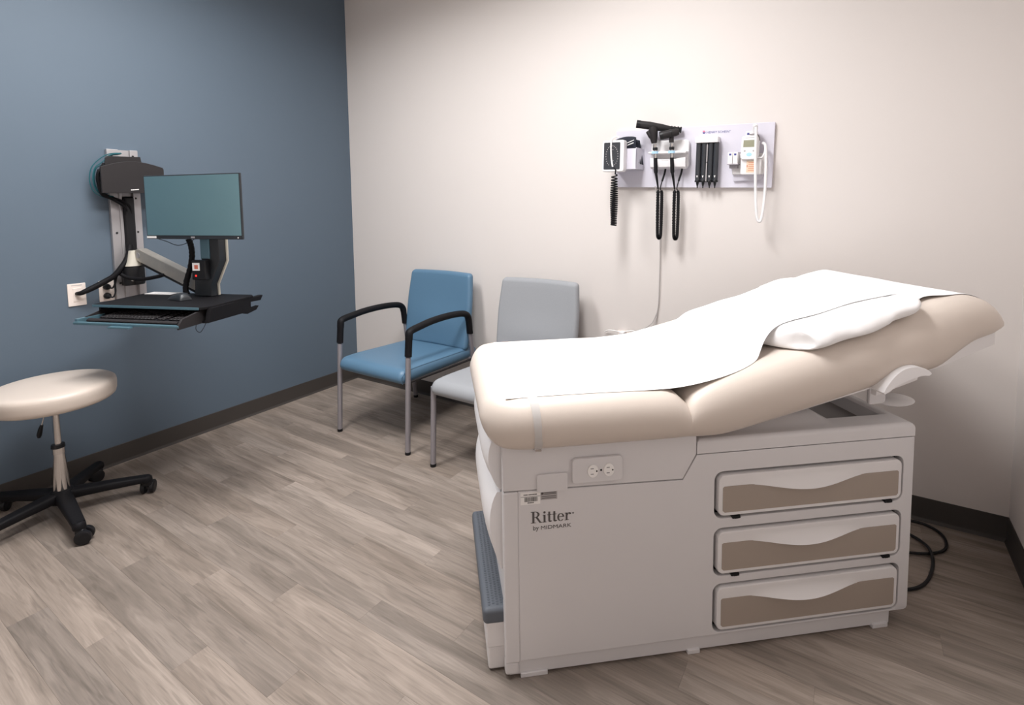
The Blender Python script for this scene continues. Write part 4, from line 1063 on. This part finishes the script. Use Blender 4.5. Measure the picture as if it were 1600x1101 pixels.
bm = NB(); box(bm, .662, .672, -.0728, -.0718, .244, .254); bobj('probe_mark', bm, 'logo_blue', pr_, o_)
bm = NB(); tube(bm, catmull([(.672, -.0735, .246), (.69, -.078, .2465), (.705, -.082, .245), (.714, -.084, .236), (.720, -.078, .215)], 5), .0022, 6); bobj('probe_clip', bm, 'tray_grey', pr_, o_)
bm = NB(); tube(bm, catmull([(.702, -.094, .275), (.706, -.104, .22), (.708, -.106, .15), (.710, -.104, .09), (.716, -.102, -.02), (.722, -.10, -.10), (.729, -.098, -.145), (.738, -.096, -.157), (.746, -.095, -.142), (.752, -.094, -.08), (.754, -.092, 0), (.752, -.090, .10), (.748, -.085, .16), (.742, -.075, .195), (.730, -.065, .205)], 8), .0062, 10); bobj('probe_cord', bm, 'bright_white', t, o_)
bm = NB(); tube(bm, catmull([(.716, -.08, .140), (.732, -.085, .138), (.741, -.085, .155), (.744, -.083, .18)], 6), .0038, 8); bobj('cord_loop', bm, 'bright_white', t, o_)
for k, x in enumerate((.586, .6085)):
    o_ = (x+.01, .07, .112)
    b_ = bthing('probe_cover_box', ('left', 'right')[k]+' small white box of probe covers beside the thermometer', 'box', *o_, group='probe cover boxes')
    bm = NB(); box(bm, x, x+.0205, -.094, -.050, .112, .164, .0015); bobj('carton', bm, 'label_white', b_, o_)
    bm = NB(); box(bm, x+.005, x+.015, -.0946, -.0938, .150, .159); bobj('carton_mark', bm, 'logo_blue', b_, o_)
o_ = (.608, .05, .11); b_ = bthing('box_rack', 'small grey rack under the probe cover boxes', 'rack', *o_)
bm = NB(); box(bm, .584, .634, -.098, -.019, .106, .1115, .002); box(bm, .584, .634, -.030, -.019, .106, .17, .002); box(bm, .59, .628, -.075, -.03, .090, .107, .003); bobj('shelf', bm, 'silver_paint', b_, o_)

# thin cord running down the wall and the low outlet behind the table
bm = NB(); tube(bm, catmull([(2.436, -.008, 1.20), (2.437, -.008, 1.08), (2.435, -.008, .949), (2.429, -.008, .811), (2.408, -.012, .739), (2.384, -.016, .708), (2.33, -.02, .665), (2.30, -.02, .64)], 6), .0026, 6)
tube(bm, [(2.415, -.03, 1.455), (2.43, -.012, 1.36), (2.436, -.008, 1.20)], .0026, 6)
tube(bm, catmull([(2.429, -.008, .811), (2.420, -.010, .74), (2.415, -.012, .68), (2.40, -.014, .60)], 5), .002, 6)
tag(obj('board_cord', bm, 'grey_cable', loc=(2.43, -.01, .9)), 'thin grey cord dropping down the wall below the instrument board', 'cord')
t = thing('low_wall_outlet', 'wall outlet box with white plug just above the middle of the exam table', 'wall outlet', (2.236, 0, .60))
bm = NB(); box(bm, -.036, .036, -.007, -.0003, -.058, .058, .003); obj('faceplate', bm, 'outlet_white', t)
bm = NB(); box(bm, -.012, .016, -.05, -.006, .012, .058, .003); obj('adapter', bm, 'plastic_white', t)
bm = NB(); tube(bm, catmull([(-.11, -.012, .040), (-.085, -.02, .054), (-.05, -.03, .058), (-.01, -.03, .056), (.03, -.03, .064), (.06, -.03, .070), (.085, -.025, .060)], 6), .0032, 7); obj('adapter_cord', bm, 'label_white', t)
